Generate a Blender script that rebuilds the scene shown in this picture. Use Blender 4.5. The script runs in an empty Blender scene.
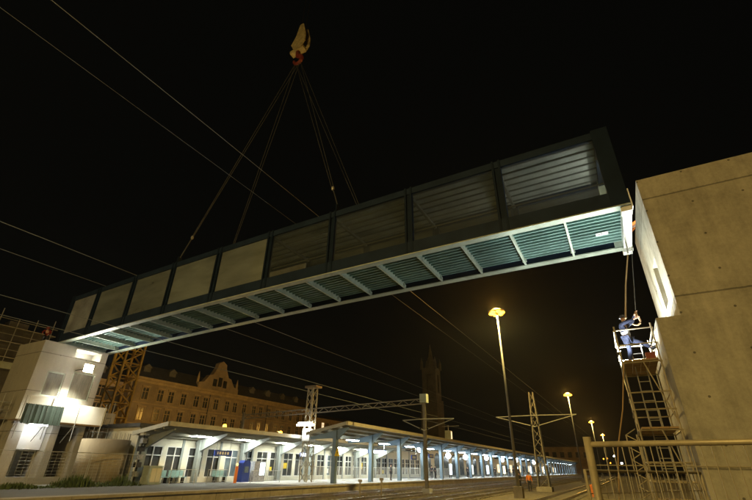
import bpy, math, random
from math import sin, cos, pi, radians, atan, sqrt
from mathutils import Vector, Matrix
random.seed(7)
S = bpy.context.scene
COL = S.collection

# ------------------------------------------------------------------ camera, world, exposure
CAM_H = 2.0
cd = bpy.data.cameras.new('camera')
cam = bpy.data.objects.new('camera', cd)
COL.objects.link(cam)
cd.sensor_fit = 'HORIZONTAL'; cd.sensor_width = 36.0
cd.lens = 36.0 * 416.0 / 752.0
cd.clip_start = 0.05; cd.clip_end = 3000
PITCH = atan(217 / 416.0); ROLL = radians(1.03); YAW = radians(29.174)
m = Matrix.Rotation(YAW, 4, 'Z') @ Matrix.Rotation(pi / 2 + PITCH, 4, 'X') @ Matrix.Rotation(ROLL, 4, 'Z')
m.translation = (0, 0, CAM_H)
cam.matrix_world = m
S.camera = cam

W = bpy.data.worlds.new('World'); S.world = W; W.use_nodes = True
nt = W.node_tree; nt.nodes.clear()
wo = nt.nodes.new('ShaderNodeOutputWorld'); bg = nt.nodes.new('ShaderNodeBackground')
sky = nt.nodes.new('ShaderNodeTexSky'); sky.sky_type = 'NISHITA'; sky.sun_disc = False
sky.sun_elevation = radians(-4); sky.sun_rotation = radians(200)
mx = nt.nodes.new('ShaderNodeMix'); mx.data_type = 'RGBA'; mx.inputs[0].default_value = 0.92
mx.inputs[7].default_value = (0.058, 0.060, 0.046, 1)       # glow of the town on the night sky
nt.links.new(sky.outputs[0], mx.inputs[6]); nt.links.new(mx.outputs[2], bg.inputs[0])
bg.inputs[1].default_value = 0.03
nt.links.new(bg.outputs[0], wo.inputs[0])

S.view_settings.view_transform = 'Standard'
S.view_settings.look = 'None'
S.view_settings.exposure = 0.0; S.view_settings.gamma = 1.0
S.view_settings.use_curve_mapping = False
S.render.engine = 'CYCLES'
S.cycles.use_denoising = True
S.cycles.max_bounces = 6; S.cycles.diffuse_bounces = 3; S.cycles.glossy_bounces = 3
S.cycles.transparent_max_bounces = 12
S.cycles.sample_clamp_indirect = 4.0; S.cycles.sample_clamp_direct = 0
S.cycles.caustics_reflective = False; S.cycles.caustics_refractive = False
S.cycles.use_light_tree = True

# ------------------------------------------------------------------ helpers: materials
def M(name, col, rough=0.7, metal=0.0, var=0.2, scale=1.2, bump=0.0, detail=6, stretch=(1, 1, 1), spec=0.4):
    mt = bpy.data.materials.new(name); mt.use_nodes = True
    n = mt.node_tree.nodes; l = mt.node_tree.links; b = n['Principled BSDF']
    b.inputs['Roughness'].default_value = rough; b.inputs['Metallic'].default_value = metal
    b.inputs['Specular IOR Level'].default_value = spec
    tc = n.new('ShaderNodeTexCoord'); mp = n.new('ShaderNodeMapping'); mp.inputs['Scale'].default_value = stretch
    nz = n.new('ShaderNodeTexNoise'); nz.inputs['Scale'].default_value = scale; nz.inputs['Detail'].default_value = detail
    nz.inputs['Roughness'].default_value = 0.65
    l.new(tc.outputs['Object'], mp.inputs[0]); l.new(mp.outputs[0], nz.inputs['Vector'])
    cr = n.new('ShaderNodeValToRGB')
    lo = [max(0, c * (1 - var)) for c in col]; hi = [min(1, c * (1 + var)) for c in col]
    cr.color_ramp.elements[0].position = 0.3; cr.color_ramp.elements[1].position = 0.7
    cr.color_ramp.elements[0].color = (*lo, 1); cr.color_ramp.elements[1].color = (*hi, 1)
    l.new(nz.outputs[0], cr.inputs[0]); l.new(cr.outputs[0], b.inputs['Base Color'])
    if bump:
        n2 = n.new('ShaderNodeTexNoise'); n2.inputs['Scale'].default_value = scale * 9; n2.inputs['Detail'].default_value = 5
        l.new(mp.outputs[0], n2.inputs['Vector'])
        bp = n.new('ShaderNodeBump'); bp.inputs['Strength'].default_value = bump; bp.inputs['Distance'].default_value = 0.03
        l.new(n2.outputs[0], bp.inputs['Height']); l.new(bp.outputs[0], b.inputs['Normal'])
    return mt

def EM(name, col, st):
    mt = bpy.data.materials.new(name); mt.use_nodes = True
    n = mt.node_tree.nodes; b = n['Principled BSDF']
    b.inputs['Base Color'].default_value = (0.8, 0.8, 0.8, 1)
    b.inputs['Emission Color'].default_value = (*col, 1); b.inputs['Emission Strength'].default_value = st
    return mt

def GLASS(name, col, transp, gloss=0.08, rough=0.08, var=0.3, scale=0.8, stretch=(1, 1, 1)):
    """sheet glazing: part clear, part milky dirt, part gloss"""
    mt = bpy.data.materials.new(name); mt.use_nodes = True
    n = mt.node_tree.nodes; l = mt.node_tree.links; n.clear()
    out = n.new('ShaderNodeOutputMaterial')
    tr = n.new('ShaderNodeBsdfTransparent'); tr.inputs[0].default_value = (0.9, 0.93, 0.9, 1)
    df = n.new('ShaderNodeBsdfDiffuse'); tl = n.new('ShaderNodeBsdfTranslucent')
    gl = n.new('ShaderNodeBsdfGlossy'); gl.inputs['Roughness'].default_value = rough
    tc = n.new('ShaderNodeTexCoord'); mp = n.new('ShaderNodeMapping'); mp.inputs['Scale'].default_value = stretch
    nz = n.new('ShaderNodeTexNoise'); nz.inputs['Scale'].default_value = scale; nz.inputs['Detail'].default_value = 7
    l.new(tc.outputs['Object'], mp.inputs[0]); l.new(mp.outputs[0], nz.inputs['Vector'])
    cr = n.new('ShaderNodeValToRGB')
    cr.color_ramp.elements[0].position = 0.3; cr.color_ramp.elements[1].position = 0.7
    cr.color_ramp.elements[0].color = (*[c * (1 - var) for c in col], 1); cr.color_ramp.elements[1].color = (*[min(1, c * (1 + var)) for c in col], 1)
    l.new(nz.outputs[0], cr.inputs[0]); l.new(cr.outputs[0], df.inputs[0]); l.new(cr.outputs[0], tl.inputs[0])
    m1 = n.new('ShaderNodeMixShader'); m1.inputs[0].default_value = 0.5
    l.new(df.outputs[0], m1.inputs[1]); l.new(tl.outputs[0], m1.inputs[2])
    m2 = n.new('ShaderNodeMixShader'); m2.inputs[0].default_value = transp
    l.new(m1.outputs[0], m2.inputs[1]); l.new(tr.outputs[0], m2.inputs[2])
    m3 = n.new('ShaderNodeMixShader'); m3.inputs[0].default_value = gloss
    l.new(m2.outputs[0], m3.inputs[1]); l.new(gl.outputs[0], m3.inputs[2])
    l.new(m3.outputs[0], out.inputs[0])
    return mt

def CONCRETE(name, col, joints, pitch=(1.25, 1.6), off=(0, 0), var=0.22):
    """board-cast concrete: cloudy stains, dark joints at given heights, tie holes on a grid, pores"""
    mt = bpy.data.materials.new(name); mt.use_nodes = True
    n = mt.node_tree.nodes; l = mt.node_tree.links; b = n['Principled BSDF']
    b.inputs['Roughness'].default_value = 0.85; b.inputs['Specular IOR Level'].default_value = 0.25
    tc = n.new('ShaderNodeTexCoord')
    def noise(sc, det=8, stretch=(1, 1, 1)):
        mp = n.new('ShaderNodeMapping'); mp.inputs['Scale'].default_value = stretch
        z = n.new('ShaderNodeTexNoise'); z.inputs['Scale'].default_value = sc; z.inputs['Detail'].default_value = det
        z.inputs['Roughness'].default_value = 0.7
        l.new(tc.outputs['Object'], mp.inputs[0]); l.new(mp.outputs[0], z.inputs['Vector']); return z
    def math_(op, a, bb=None, c=None):
        x = n.new('ShaderNodeMath'); x.operation = op
        for i, v in enumerate((a, bb, c)):
            if v is None: continue
            if isinstance(v, (int, float)): x.inputs[i].default_value = v
            else: l.new(v, x.inputs[i])
        return x.outputs[0]
    big = noise(0.55, 9); streak = noise(1.3, 6, (1.6, 1.6, 0.22)); fine = noise(9.0, 6)
    v = math_('ADD', math_('MULTIPLY', big.outputs[0], 0.75), math_('MULTIPLY', streak.outputs[0], 0.45))
    v = math_('ADD', v, math_('MULTIPLY', fine.outputs[0], 0.28))
    v = math_('SUBTRACT', v, 0.74)
    v = math_('MULTIPLY', v, var * 5.0)
    v = math_('ADD', v, 1.0)
    sx = n.new('ShaderNodeSeparateXYZ'); l.new(tc.outputs['Object'], sx.inputs[0])
    wob = math_('MULTIPLY', math_('SUBTRACT', fine.outputs[0], 0.5), 0.05)
    for j in joints:
        d = math_('ABSOLUTE', math_('SUBTRACT', math_('ADD', sx.outputs[2], wob), j))
        k = math_('SMOOTH_MIN', math_('MULTIPLY', d, 28.0), 1.0, 0.2)
        k = math_('MAXIMUM', k, 0.45); v = math_('MULTIPLY', v, k)
    # tie holes
    fx = math_('SUBTRACT', math_('FRACT', math_('DIVIDE', math_('ADD', math_('ADD', sx.outputs[0], sx.outputs[1]), off[0]), pitch[0])), 0.5)
    fz = math_('SUBTRACT', math_('FRACT', math_('DIVIDE', math_('ADD', sx.outputs[2], off[1]), pitch[1])), 0.5)
    r = math_('SQRT', math_('ADD', math_('POWER', math_('MULTIPLY', fx, pitch[0]), 2.0), math_('POWER', math_('MULTIPLY', fz, pitch[1]), 2.0)))
    hole = math_('GREATER_THAN', r, 0.035)
    hole = math_('MAXIMUM', hole, 0.35); v = math_('MULTIPLY', v, hole)
    cb = n.new('ShaderNodeMix'); cb.data_type = 'RGBA'; cb.blend_type = 'MULTIPLY'; cb.inputs[0].default_value = 1.0
    cb.inputs[6].default_value = (*col, 1)
    cx = n.new('ShaderNodeCombineXYZ')
    for i in range(3): l.new(v, cx.inputs[i])
    l.new(cx.outputs[0], cb.inputs[7]); l.new(cb.outputs[2], b.inputs['Base Color'])
    bpn = n.new('ShaderNodeBump'); bpn.inputs['Strength'].default_value = 0.25; bpn.inputs['Distance'].default_value = 0.02
    l.new(fine.outputs[0], bpn.inputs['Height']); l.new(bpn.outputs[0], b.inputs['Normal'])
    return mt

# ------------------------------------------------------------------ helpers: geometry
ORG = {}
class MB:
    def __init__(s): s.v = []; s.f = []; s.mi = []; s.cm = 0
    def add(s, vs, fs):
        o = len(s.v); s.v += [tuple(p) for p in vs]
        for f in fs: s.f.append(tuple(i + o for i in f)); s.mi.append(s.cm)
        return s
    def box(s, x0, x1, y0, y1, z0, z1):
        return s.add([(x0, y0, z0), (x1, y0, z0), (x1, y1, z0), (x0, y1, z0), (x0, y0, z1), (x1, y0, z1), (x1, y1, z1), (x0, y1, z1)],
                     [(0, 3, 2, 1), (4, 5, 6, 7), (0, 1, 5, 4), (1, 2, 6, 5), (2, 3, 7, 6), (3, 0, 4, 7)])
    def cbox(s, c, d): return s.box(c[0] - d[0] / 2, c[0] + d[0] / 2, c[1] - d[1] / 2, c[1] + d[1] / 2, c[2] - d[2] / 2, c[2] + d[2] / 2)
    def beam(s, p0, p1, w, h=None, up=(0, 0, 1)):
        h = h or w; p0 = Vector(p0); p1 = Vector(p1); t = (p1 - p0).normalized(); u = Vector(up)
        if abs(t.dot(u)) > 0.98: u = Vector((1, 0, 0))
        a = t.cross(u).normalized(); c = a.cross(t)
        vs = [p + a * (i * w / 2) + c * (j * h / 2) for p in (p0, p1) for i, j in ((-1, -1), (1, -1), (1, 1), (-1, 1))]
        return s.add(vs, [(0, 3, 2, 1), (4, 5, 6, 7), (0, 1, 5, 4), (1, 2, 6, 5), (2, 3, 7, 6), (3, 0, 4, 7)])
    def tube(s, pts, r, n=8, r2=None):
        pts = [Vector(p) for p in pts]; k = len(pts); rings = []
        for i, p in enumerate(pts):
            t = (pts[min(i + 1, k - 1)] - pts[max(i - 1, 0)]).normalized()
            u = Vector((0, 0, 1)) if abs(t.z) < 0.95 else Vector((1, 0, 0))
            a = t.cross(u).normalized(); c = a.cross(t)
            rr = r if r2 is None else r + (r2 - r) * i / (k - 1)
            rings.append([p + a * (cos(2 * pi * j / n) * rr) + c * (sin(2 * pi * j / n) * rr) for j in range(n)])
        vs = [q for R in rings for q in R]; fs = []
        for i in range(k - 1):
            for j in range(n):
                fs.append((i * n + j, i * n + (j + 1) % n, (i + 1) * n + (j + 1) % n, (i + 1) * n + j))
        fs.append(tuple(range(n - 1, -1, -1))); fs.append(tuple(range((k - 1) * n, k * n)))
        return s.add(vs, fs)
    def lathe(s, c, prof, n=16):
        vs = []; fs = []; k = len(prof)
        for (r, z) in prof:
            for j in range(n): vs.append((c[0] + cos(2 * pi * j / n) * r, c[1] + sin(2 * pi * j / n) * r, c[2] + z))
        for i in range(k - 1):
            for j in range(n): fs.append((i * n + j, i * n + (j + 1) % n, (i + 1) * n + (j + 1) % n, (i + 1) * n + j))
        fs.append(tuple(range(n - 1, -1, -1))); fs.append(tuple(range((k - 1) * n, k * n)))
        return s.add(vs, fs)
    def sphere(s, c, r, n=10, sz=1.0):
        k = 6
        return s.lathe(c, [(max(0.02 * r, r * sin(pi * i / k)), -r * sz * cos(pi * i / k)) for i in range(k + 1)], n)
    def prism_x(s, poly, x0, x1):            # poly in (y,z)
        n = len(poly); vs = [(x0, y, z) for y, z in poly] + [(x1, y, z) for y, z in poly]
        return s._pr(vs, n)
    def prism_y(s, poly, y0, y1):            # poly in (x,z)
        n = len(poly); vs = [(x, y0, z) for x, z in poly] + [(x, y1, z) for x, z in poly]
        return s._pr(vs, n)
    def prism_z(s, poly, z0, z1):
        n = len(poly); vs = [(x, y, z0) for x, y in poly] + [(x, y, z1) for x, y in poly]
        return s._pr(vs, n)
    def _pr(s, vs, n):
        fs = [tuple(range(n - 1, -1, -1)), tuple(range(n, 2 * n))]
        for i in range(n): j = (i + 1) % n; fs.append((i, j, n + j, n + i))
        return s.add(vs, fs)
    def quad(s, a, b, c, d): return s.add([a, b, c, d], [(0, 1, 2, 3)])
    def build(s, name, mat, parent=None, loc=None, smooth=False):
        org = Vector(loc) if loc is not None else (Vector(ORG[parent.name]) if parent else Vector((0, 0, 0)))
        me = bpy.data.meshes.new(name)
        me.from_pydata([tuple(Vector(v) - org) for v in s.v], [], s.f)
        for k in (mat if isinstance(mat, (list, tuple)) else [mat]): me.materials.append(k)
        for p, i in zip(me.polygons, s.mi): p.material_index = i; p.use_smooth = smooth
        import bmesh
        bmh = bmesh.new(); bmh.from_mesh(me); bmesh.ops.recalc_face_normals(bmh, faces=bmh.faces); bmh.to_mesh(me); bmh.free()
        o = bpy.data.objects.new(name, me); COL.objects.link(o)
        if parent: o.parent = parent; o.location = (0, 0, 0)
        else: o.location = org
        ORG[o.name] = tuple(org)
        return o

def tag(o, label, cat, group=None):
    o['label'] = label; o['category'] = cat
    if group: o['group'] = group
    return o
def structure(o): o['kind'] = 'structure'; return o
def thing(name, label, cat, loc, group=None):
    o = bpy.data.objects.new(name, None); COL.objects.link(o); o.location = loc
    o.empty_display_size = 0.3; ORG[o.name] = tuple(loc)
    return tag(o, label, cat, group)
def dup(o, loc=None, parent=None, label=None, rz=None, scale=None):
    kids = [c for c in COL.objects if c.parent == o]
    c = o.copy(); COL.objects.link(c); c.parent = parent
    if loc is not None: c.location = loc
    if rz is not None: c.rotation_euler = (0, 0, rz)
    if scale is not None: c.scale = (scale,) * 3
    if label: c['label'] = label
    for k in kids: dup(k, parent=c)
    return c
def smooth_by_angle(o):
    for p in o.data.polygons: p.use_smooth = True
def cut(o, boxes):
    """cut box openings (world coordinates relative to the object's mesh) into a mesh"""
    cb = MB()
    for b in boxes: cb.box(*b)
    off = Vector(ORG[o.name])
    me = bpy.data.meshes.new('cutter'); me.from_pydata([tuple(Vector(v) - off) for v in cb.v], [], cb.f)
    c = bpy.data.objects.new('cutter', me); COL.objects.link(c); c.parent = o.parent; c.location = o.location
    bpy.context.view_layer.update()
    md = o.modifiers.new('cut', 'BOOLEAN'); md.object = c; md.operation = 'DIFFERENCE'; md.solver = 'EXACT'
    bpy.context.view_layer.update()
    ev = o.evaluated_get(bpy.context.evaluated_depsgraph_get())
    nm = bpy.data.meshes.new_from_object(ev)
    o.modifiers.remove(md); o.data = nm
    bpy.data.objects.remove(c); bpy.data.meshes.remove(me)

def lamp(name, kind, loc, power, col, parent, radius=0.1, aim=None, angle=None, blend=0.5):
    d = bpy.data.lights.new(name, kind); d.energy = power; d.color = col
    if kind in ('POINT', 'SPOT'): d.shadow_soft_size = radius
    if kind == 'SPOT': d.spot_size = radians(angle or 90); d.spot_blend = blend
    o = bpy.data.objects.new(name, d); COL.objects.link(o)
    o.parent = parent; o.location = Vector(loc) - Vector(ORG[parent.name])
    if aim is not None:
        o.rotation_euler = (Vector(aim) - Vector(loc)).to_track_quat('-Z', 'Y').to_euler()
    return o

# ------------------------------------------------------------------ materials
SOD = (1.0, 0.74, 0.22)      # sodium street light
COOL = (0.86, 0.97, 0.92)    # fluorescent tubes
mt_ground = M('dark gravel', (0.13, 0.11, 0.08), 0.95, var=0.45, scale=0.9, bump=0.6)
mt_ballast = M('ballast', (0.17, 0.145, 0.10), 0.95, var=0.5, scale=3.5, bump=0.9)
mt_sleeper = M('sleeper concrete', (0.22, 0.2, 0.17), 0.9, var=0.3, scale=2)
mt_rail = M('rail steel', (0.45, 0.40, 0.34), 0.28, 0.85, var=0.3, scale=2)
mt_asph = M('platform asphalt', (0.10, 0.10, 0.09), 0.85, var=0.25, scale=1.1, bump=0.2)
mt_slab = M('pale platform paving', (0.42, 0.42, 0.40), 0.75, var=0.12, scale=1.4)
mt_block = M('platform wall blocks', (0.34, 0.30, 0.22), 0.9, var=0.25, scale=1.3, bump=0.3)
mt_conc_near = CONCRETE('fair faced concrete', (0.37, 0.35, 0.28), (10.65, 6.96, 2.1), (1.35, 1.25), (0.3, 0.45), var=0.42)
mt_conc_far = CONCRETE('pale fair faced concrete', (0.40, 0.38, 0.32), (8.6, 5.9, 3.2), (1.9, 1.35), (0.2, 0.2), var=0.14)
mt_conc_drum = M('raw concrete', (0.28, 0.23, 0.15), 0.9, var=0.3, scale=0.9, bump=0.2, stretch=(1, 1, 0.3))
mt_teal = M('grey green steel paint', (0.17, 0.275, 0.255), 0.5, var=0.3, scale=0.9, stretch=(0.4, 1, 1))
mt_tealdark = M('dark grey steel paint', (0.008, 0.017, 0.034), 0.6, var=0.25, scale=1.6, spec=0.12)
mt_girder = M('girder paint', (0.014, 0.026, 0.050), 0.6, var=0.25, scale=1.2, spec=0.12)
mt_flange = M('pale primer paint', (0.38, 0.43, 0.36), 0.55, var=0.2, scale=1.5)
mt_roof = M('galvanised roof sheet', (0.36, 0.38, 0.36), 0.5, 0.1, var=0.25, scale=0.9)
mt_joist = M('roof joist paint', (0.13, 0.13, 0.115), 0.6, var=0.2)
mt_glass_clear = GLASS('dusty clear glazing', (0.14, 0.17, 0.19), 0.80, 0.06, var=0.5, stretch=(0.3, 1, 2.5))
mt_glass_film_lit = GLASS('glazing with milky lit film', (0.38, 0.43, 0.43), 0.46, 0.07, var=0.3, stretch=(0.35, 1, 1.3))  # milky film, its tone raised in place of light on the left panels
mt_glass_pale_lit = GLASS('glazing with pale lit film', (0.58, 0.62, 0.70), 0.42, 0.05)  # paler film tone stands in for bluish light at the left end
mt_galv = M('galvanised tube', (0.42, 0.42, 0.38), 0.45, 0.5, var=0.2, scale=3)
mt_galvwarm = M('weathered scaffold tube', (0.38, 0.33, 0.22), 0.5, 0.35, var=0.3, scale=3)
mt_plank = M('scaffold planks', (0.30, 0.21, 0.11), 0.85, var=0.35, scale=2, stretch=(0.3, 3, 3))
mt_steel = M('mast steel', (0.20, 0.18, 0.14), 0.6, 0.2, var=0.3, scale=2)
mt_pole = M('lamp post steel', (0.20, 0.19, 0.17), 0.5, 0.3, var=0.15)
mt_wire = M('wire', (0.22, 0.24, 0.25), 0.6, 0.3, var=0.1)
mt_rope = M('steel rope', (0.07, 0.075, 0.08), 0.7, 0.2, var=0.2)
mt_manila = M('fibre rope', (0.36, 0.24, 0.12), 0.9, var=0.2)
mt_yellow = M('crane yellow paint', (0.55, 0.36, 0.05), 0.5, var=0.25, scale=2)
mt_hook = M('faded crane block paint', (0.42, 0.36, 0.20), 0.6, var=0.5, scale=2.5)
mt_red = M('red hook paint', (0.20, 0.035, 0.028), 0.5, var=0.2, scale=4)
mt_white = M('white paint', (0.74, 0.74, 0.70), 0.6, var=0.06)
mt_cream = M('cream wall panels', (0.62, 0.58, 0.44), 0.75, var=0.07, scale=0.8)
mt_trim = M('white window frames', (0.70, 0.68, 0.60), 0.6, var=0.05)
mt_pane = M('dark window panes', (0.05, 0.05, 0.045), 0.15, var=0.6, scale=0.7, spec=0.6)
mt_paneb = M('bluish window panes', (0.12, 0.15, 0.16), 0.12, var=0.7, scale=0.9, spec=0.6)
mt_canopy = M('canopy soffit boards', (0.46, 0.46, 0.40), 0.7, var=0.08, scale=0.8)
mt_canopy_edge = M('canopy fascia', (0.38, 0.36, 0.28), 0.7, var=0.15)
mt_col = M('blue grey column paint', (0.15, 0.215, 0.27), 0.5, var=0.12)
mt_colg = M('grey column paint', (0.22, 0.24, 0.22), 0.5, var=0.12)
mt_facade = M('ochre render', (0.36, 0.27, 0.165), 0.85, var=0.35, scale=0.35)
mt_facade2 = M('sandstone trim', (0.50, 0.37, 0.20), 0.85, var=0.2, scale=0.8)
mt_slate = M('slate roof', (0.045, 0.045, 0.045), 0.7, var=0.3)
mt_dark = M('dark facade', (0.09, 0.085, 0.07), 0.85, var=0.35, scale=0.4)
mt_stone = M('old tower stone', (0.15, 0.145, 0.125), 0.9, var=0.3, scale=0.4)
mt_tarp = M('green tarpaulin', (0.04, 0.065, 0.055), 0.6, var=0.3, scale=1.5)
mt_black = M('black rubber', (0.02, 0.02, 0.02), 0.6, var=0.2)
mt_blue = M('sign blue enamel', (0.03, 0.06, 0.30), 0.4, var=0.08)
mt_bluem = M('blue machine paint', (0.02, 0.04, 0.20), 0.4, var=0.1)
mt_orange = M('orange plastic', (0.75, 0.20, 0.03), 0.5, var=0.1)
mt_hivis = M('orange safety fabric', (0.75, 0.20, 0.03), 0.8, var=0.25, scale=7, bump=0.8)
mt_navy = M('navy work fabric', (0.028, 0.033, 0.055), 0.9, var=0.6, scale=7, bump=1.0, spec=0.1)
mt_greyfab = M('grey work fabric', (0.30, 0.31, 0.33), 0.85, var=0.4, scale=6, bump=0.8)
mt_darkfab = M('dark fabric', (0.03, 0.03, 0.035), 0.85, var=0.3, scale=5)
mt_skin = M('skin', (0.50, 0.30, 0.20), 0.6, var=0.08, scale=5)
mt_leaf = M('weeds', (0.07, 0.10, 0.03), 0.8, var=0.5, scale=3)
mt_opening_lit = M('grey of dimly lit opening', (0.16, 0.15, 0.115), 0.5, var=0.45, scale=1.5, stretch=(1, 3, 0.5))  # flat grey stands in for the dim light inside the tower openings
mt_crate = M('dull red crate', (0.20, 0.05, 0.03), 0.7)
mt_fence = M('weathered fence tube', (0.24, 0.205, 0.13), 0.5, 0.3, var=0.35, scale=4)
mt_warn = M('warning yellow', (0.75, 0.55, 0.04), 0.5, var=0.05)
mt_mesh = M('fence wire', (0.24, 0.21, 0.14), 0.5, 0.4, var=0.2)
em_tube = EM('fluorescent tube', (0.96, 1.0, 0.90), 75)
em_tubeb = EM('cool fluorescent tube', (0.85, 0.97, 1.0), 95)
em_sod = EM('sodium lamp', (1.0, 0.40, 0.025), 9)
em_sodfar = EM('sodium lamp dim', (1.0, 0.40, 0.03), 4)
em_flood = EM('floodlight glass', (1.0, 0.97, 0.85), 400)
em_floodb = EM('cool floodlight glass', (0.9, 0.95, 1.0), 60)
em_sign = EM('lit sign face', (0.75, 0.9, 1.0), 3.0)
em_win = EM('lit room', (1.0, 0.75, 0.42), 1.3)
em_star = EM('distant lamp', (0.95, 0.95, 1.0), 25)

# ------------------------------------------------------------------ ground, tracks, platform
structure(MB().quad((-900, -300, 0), (700, -300, 0), (700, 1500, 0), (-900, 1500, 0)).build('ground', mt_ground))
PX = -22.3           # platform edge
TRACKS = (-19.6, -15.15, -11.65, -5.45)
structure(MB().box(-22.2, -2.5, -60, 400, -0.2, 0.02).build('ballast_bed', mt_ballast))
for i, tx in enumerate(TRACKS):
    sl = MB()
    y = -8.0
    while y < 230:
        sl.box(tx - 1.3, tx + 1.3, y - 0.13, y + 0.13, 0.0, 0.07); y += 0.62
    t = structure(sl.build('railway_track', mt_sleeper, loc=(tx, 0, 0)))
    for s in (-0.75, 0.75):
        r = MB()
        r.box(tx + s - 0.07, tx + s + 0.07, -40, 400, 0.07, 0.09)
        r.box(tx + s - 0.015, tx + s + 0.015, -40, 400, 0.09, 0.19)
        r.box(tx + s - 0.036, tx + s + 0.036, -40, 400, 0.19, 0.24)
        r.build('rail', mt_rail, t)
plat = structure(MB().box(-140, PX - 0.5, -60, 400, 0.0, 0.58).build('platform', mt_asph))
cop = MB(); wall = MB()
y = -20.0
while y < 300:
    cop.box(PX - 0.85, PX + 0.08, y + 0.006, y + 1.19, 0.50, 0.62)
    wall.box(PX - 0.45, PX, y + 0.012, y + 1.185, 0.0, 0.495); y += 1.2
structure(cop.build('platform_edge', mt_block)); structure(wall.build('platform_wall', mt_block))
structure(MB().box(-32.0, PX - 0.86, 30.5, 260, 0.582, 0.604).build('platform_paving', mt_slab))
structure(MB().box(-140, -45, -60, 400, 0.582, 0.59).build('station_road', mt_asph))

# ------------------------------------------------------------------ FOOTBRIDGE hanging between the towers
XL, XR = -37.1, 2.0
YN, YF = 16.0, 20.0
def zb(x):           # slightly tilted and cambered deck line
    return 10.935 + 0.0035 * (x + 1.5) - 0.00058 * (x + 1.5) ** 2
STN = [-37.1, -33.44, -29.07, -24.87, -20.5, -16.22, -11.75, -7.13, -2.66, 2.0]
FINE = []
for a, b in zip(STN, STN[1:]): FINE += [a, (a + b) / 2]
FINE.append(STN[-1])
def member(mb, y0, y1, z0, z1, xs=None):
    xs = xs or FINE; vs = []; fs = []
    for x in xs:
        z = zb(x); vs += [(x, y0, z + z0), (x, y1, z + z0), (x, y1, z + z1), (x, y0, z + z1)]
    for i in range(len(xs) - 1):
        for j in range(4): fs.append((i * 4 + j, i * 4 + (j + 1) % 4, i * 4 + 4 + (j + 1) % 4, i * 4 + 4 + j))
    k = (len(xs) - 1) * 4
    fs += [(3, 2, 1, 0), (k, k + 1, k + 2, k + 3)]
    mb.add(vs, fs); return mb
HB = 3.8
br = thing('footbridge', 'long grey-green steel footbridge with glazed sides lifted in the air between two concrete towers', 'footbridge', (-17.5, 18, 10.8))
for y0, y1 in ((YN, YN + 0.22), (YF - 0.22, YF)):
    member(MB(), y0, y1, 0.02, 0.68).build('edge_girder', mt_girder, br)
    member(MB(), y0 + 0.02, y1 - 0.02, HB - 0.36, HB).build('top_chord', mt_girder, br)
for y0, y1 in ((YN - 0.08, YN + 0.30), (YF - 0.30, YF + 0.08)):
    member(MB(), y0, y1, -0.03, 0.018).build('bottom_flange', mt_flange, br)
dk = MB(); member(dk, YN + 0.23, YF - 0.23, 0.40, 0.44)
k = 0
yy = YN + 0.45
while yy < YF - 0.4:
    member(dk, yy - 0.035, yy + 0.035, 0.24, 0.40); yy += 0.28
dk.build('deck', mt_teal, br)
x = -0.35
while x > XL + 0.8:
    cb = MB(); z = zb(x)
    cb.box(x - 0.02, x + 0.02, YN + 0.231, YF - 0.231, z + 0.03, z + 0.235)
    cb.box(x - 0.045, x + 0.045, YN + 0.31, YF - 0.31, z - 0.012, z + 0.028)
    yy = YN + 0.45 + 0.14
    while yy < YF - 0.5:           # teeth between the deck ribs
        cb.box(x - 0.018, x + 0.018, yy - 0.1, yy + 0.1, z + 0.236, z + 0.39); yy += 0.28
    cb.box(x - 0.10, x + 0.10, YF - 0.62, YF - 0.56, z + 0.03, z + 0.22)
    o = cb.build('cross_beam', mt_flange, br)
    x -= 2.18
for i, xs in enumerate(STN):
    if i in (0, len(STN) - 1): continue
    z = zb(xs)
    for yo, yi in ((YN - 0.03, YN + 0.2), (YF + 0.03, YF - 0.2)):
        p = MB(); y0, y1 = min(yo, yi), max(yo, yi)
        p.box(xs - 0.20, xs - 0.10, y0, y1, z + 0.05, z + HB + 0.03)
        p.box(xs + 0.10, xs + 0.20, y0, y1, z + 0.05, z + HB + 0.03)
        p.box(xs - 0.098, xs + 0.098, (y0 + y1) / 2 - 0.015, (y0 + y1) / 2 + 0.015, z + 0.05, z + HB)
        p.build('post', mt_tealdark, br)
for xs0, xs1 in ((XR - 0.62, XR), (XL, XL + 0.35)):
    z = zb((xs0 + xs1) / 2)
    for yo, yi in ((YN - 0.05, YN + 0.3), (YF + 0.05, YF - 0.3)):
        p = MB(); y0, y1 = min(yo, yi), max(yo, yi)
        p.box(xs0, xs1, y0, y1, z - 0.01, z + HB + 0.05); p.build('end_post', mt_tealdark if xs0 < 0 or yo < 18 else mt_flange, br)  # far right end post painted pale in place of the light on it
    MB().box(xs0 + 0.05, xs1 - 0.05, YN + 0.305, YF - 0.305, z + HB - 0.4, z + HB + 0.02).build('end_lintel', mt_tealdark, br)
for i in range(len(STN) - 1):
    a, b = STN[i] + (0.21 if i else 0.36), STN[i + 1] - (0.21 if i < len(STN) - 2 else 0.63)
    near = [mt_glass_pale_lit, mt_glass_film_lit, mt_glass_film_lit, mt_glass_film_lit, mt_glass_film_lit][i] if i < 5 else mt_glass_clear
    member(MB(), YN + 0.09, YN + 0.12, 0.69, HB - 0.37, [a, (a + b) / 2, b]).build('side_panel', near, br)
    member(MB(), YF - 0.12, YF - 0.09, 0.69, HB - 0.37, [a, (a + b) / 2, b]).build('side_panel', mt_glass_clear if i > 4 else mt_glass_pale_lit, br)
    rail = member(MB(), YN + 0.32, YN + 0.36, 1.35, 1.40, [a, b]); member(rail, YF - 0.36, YF - 0.32, 1.35, 1.40, [a, b])
    rail.build('handrail', mt_joist, br)
rf = MB(); member(rf, YN + 0.23, YF - 0.23, HB - 0.10, HB - 0.06)
rf.build('roof', mt_roof, br)
jt = MB()
for i in range(7): yy = YN + 0.5 + i * 0.5; member(jt, yy - 0.025, yy + 0.025, HB - 0.17, HB - 0.101)
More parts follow.
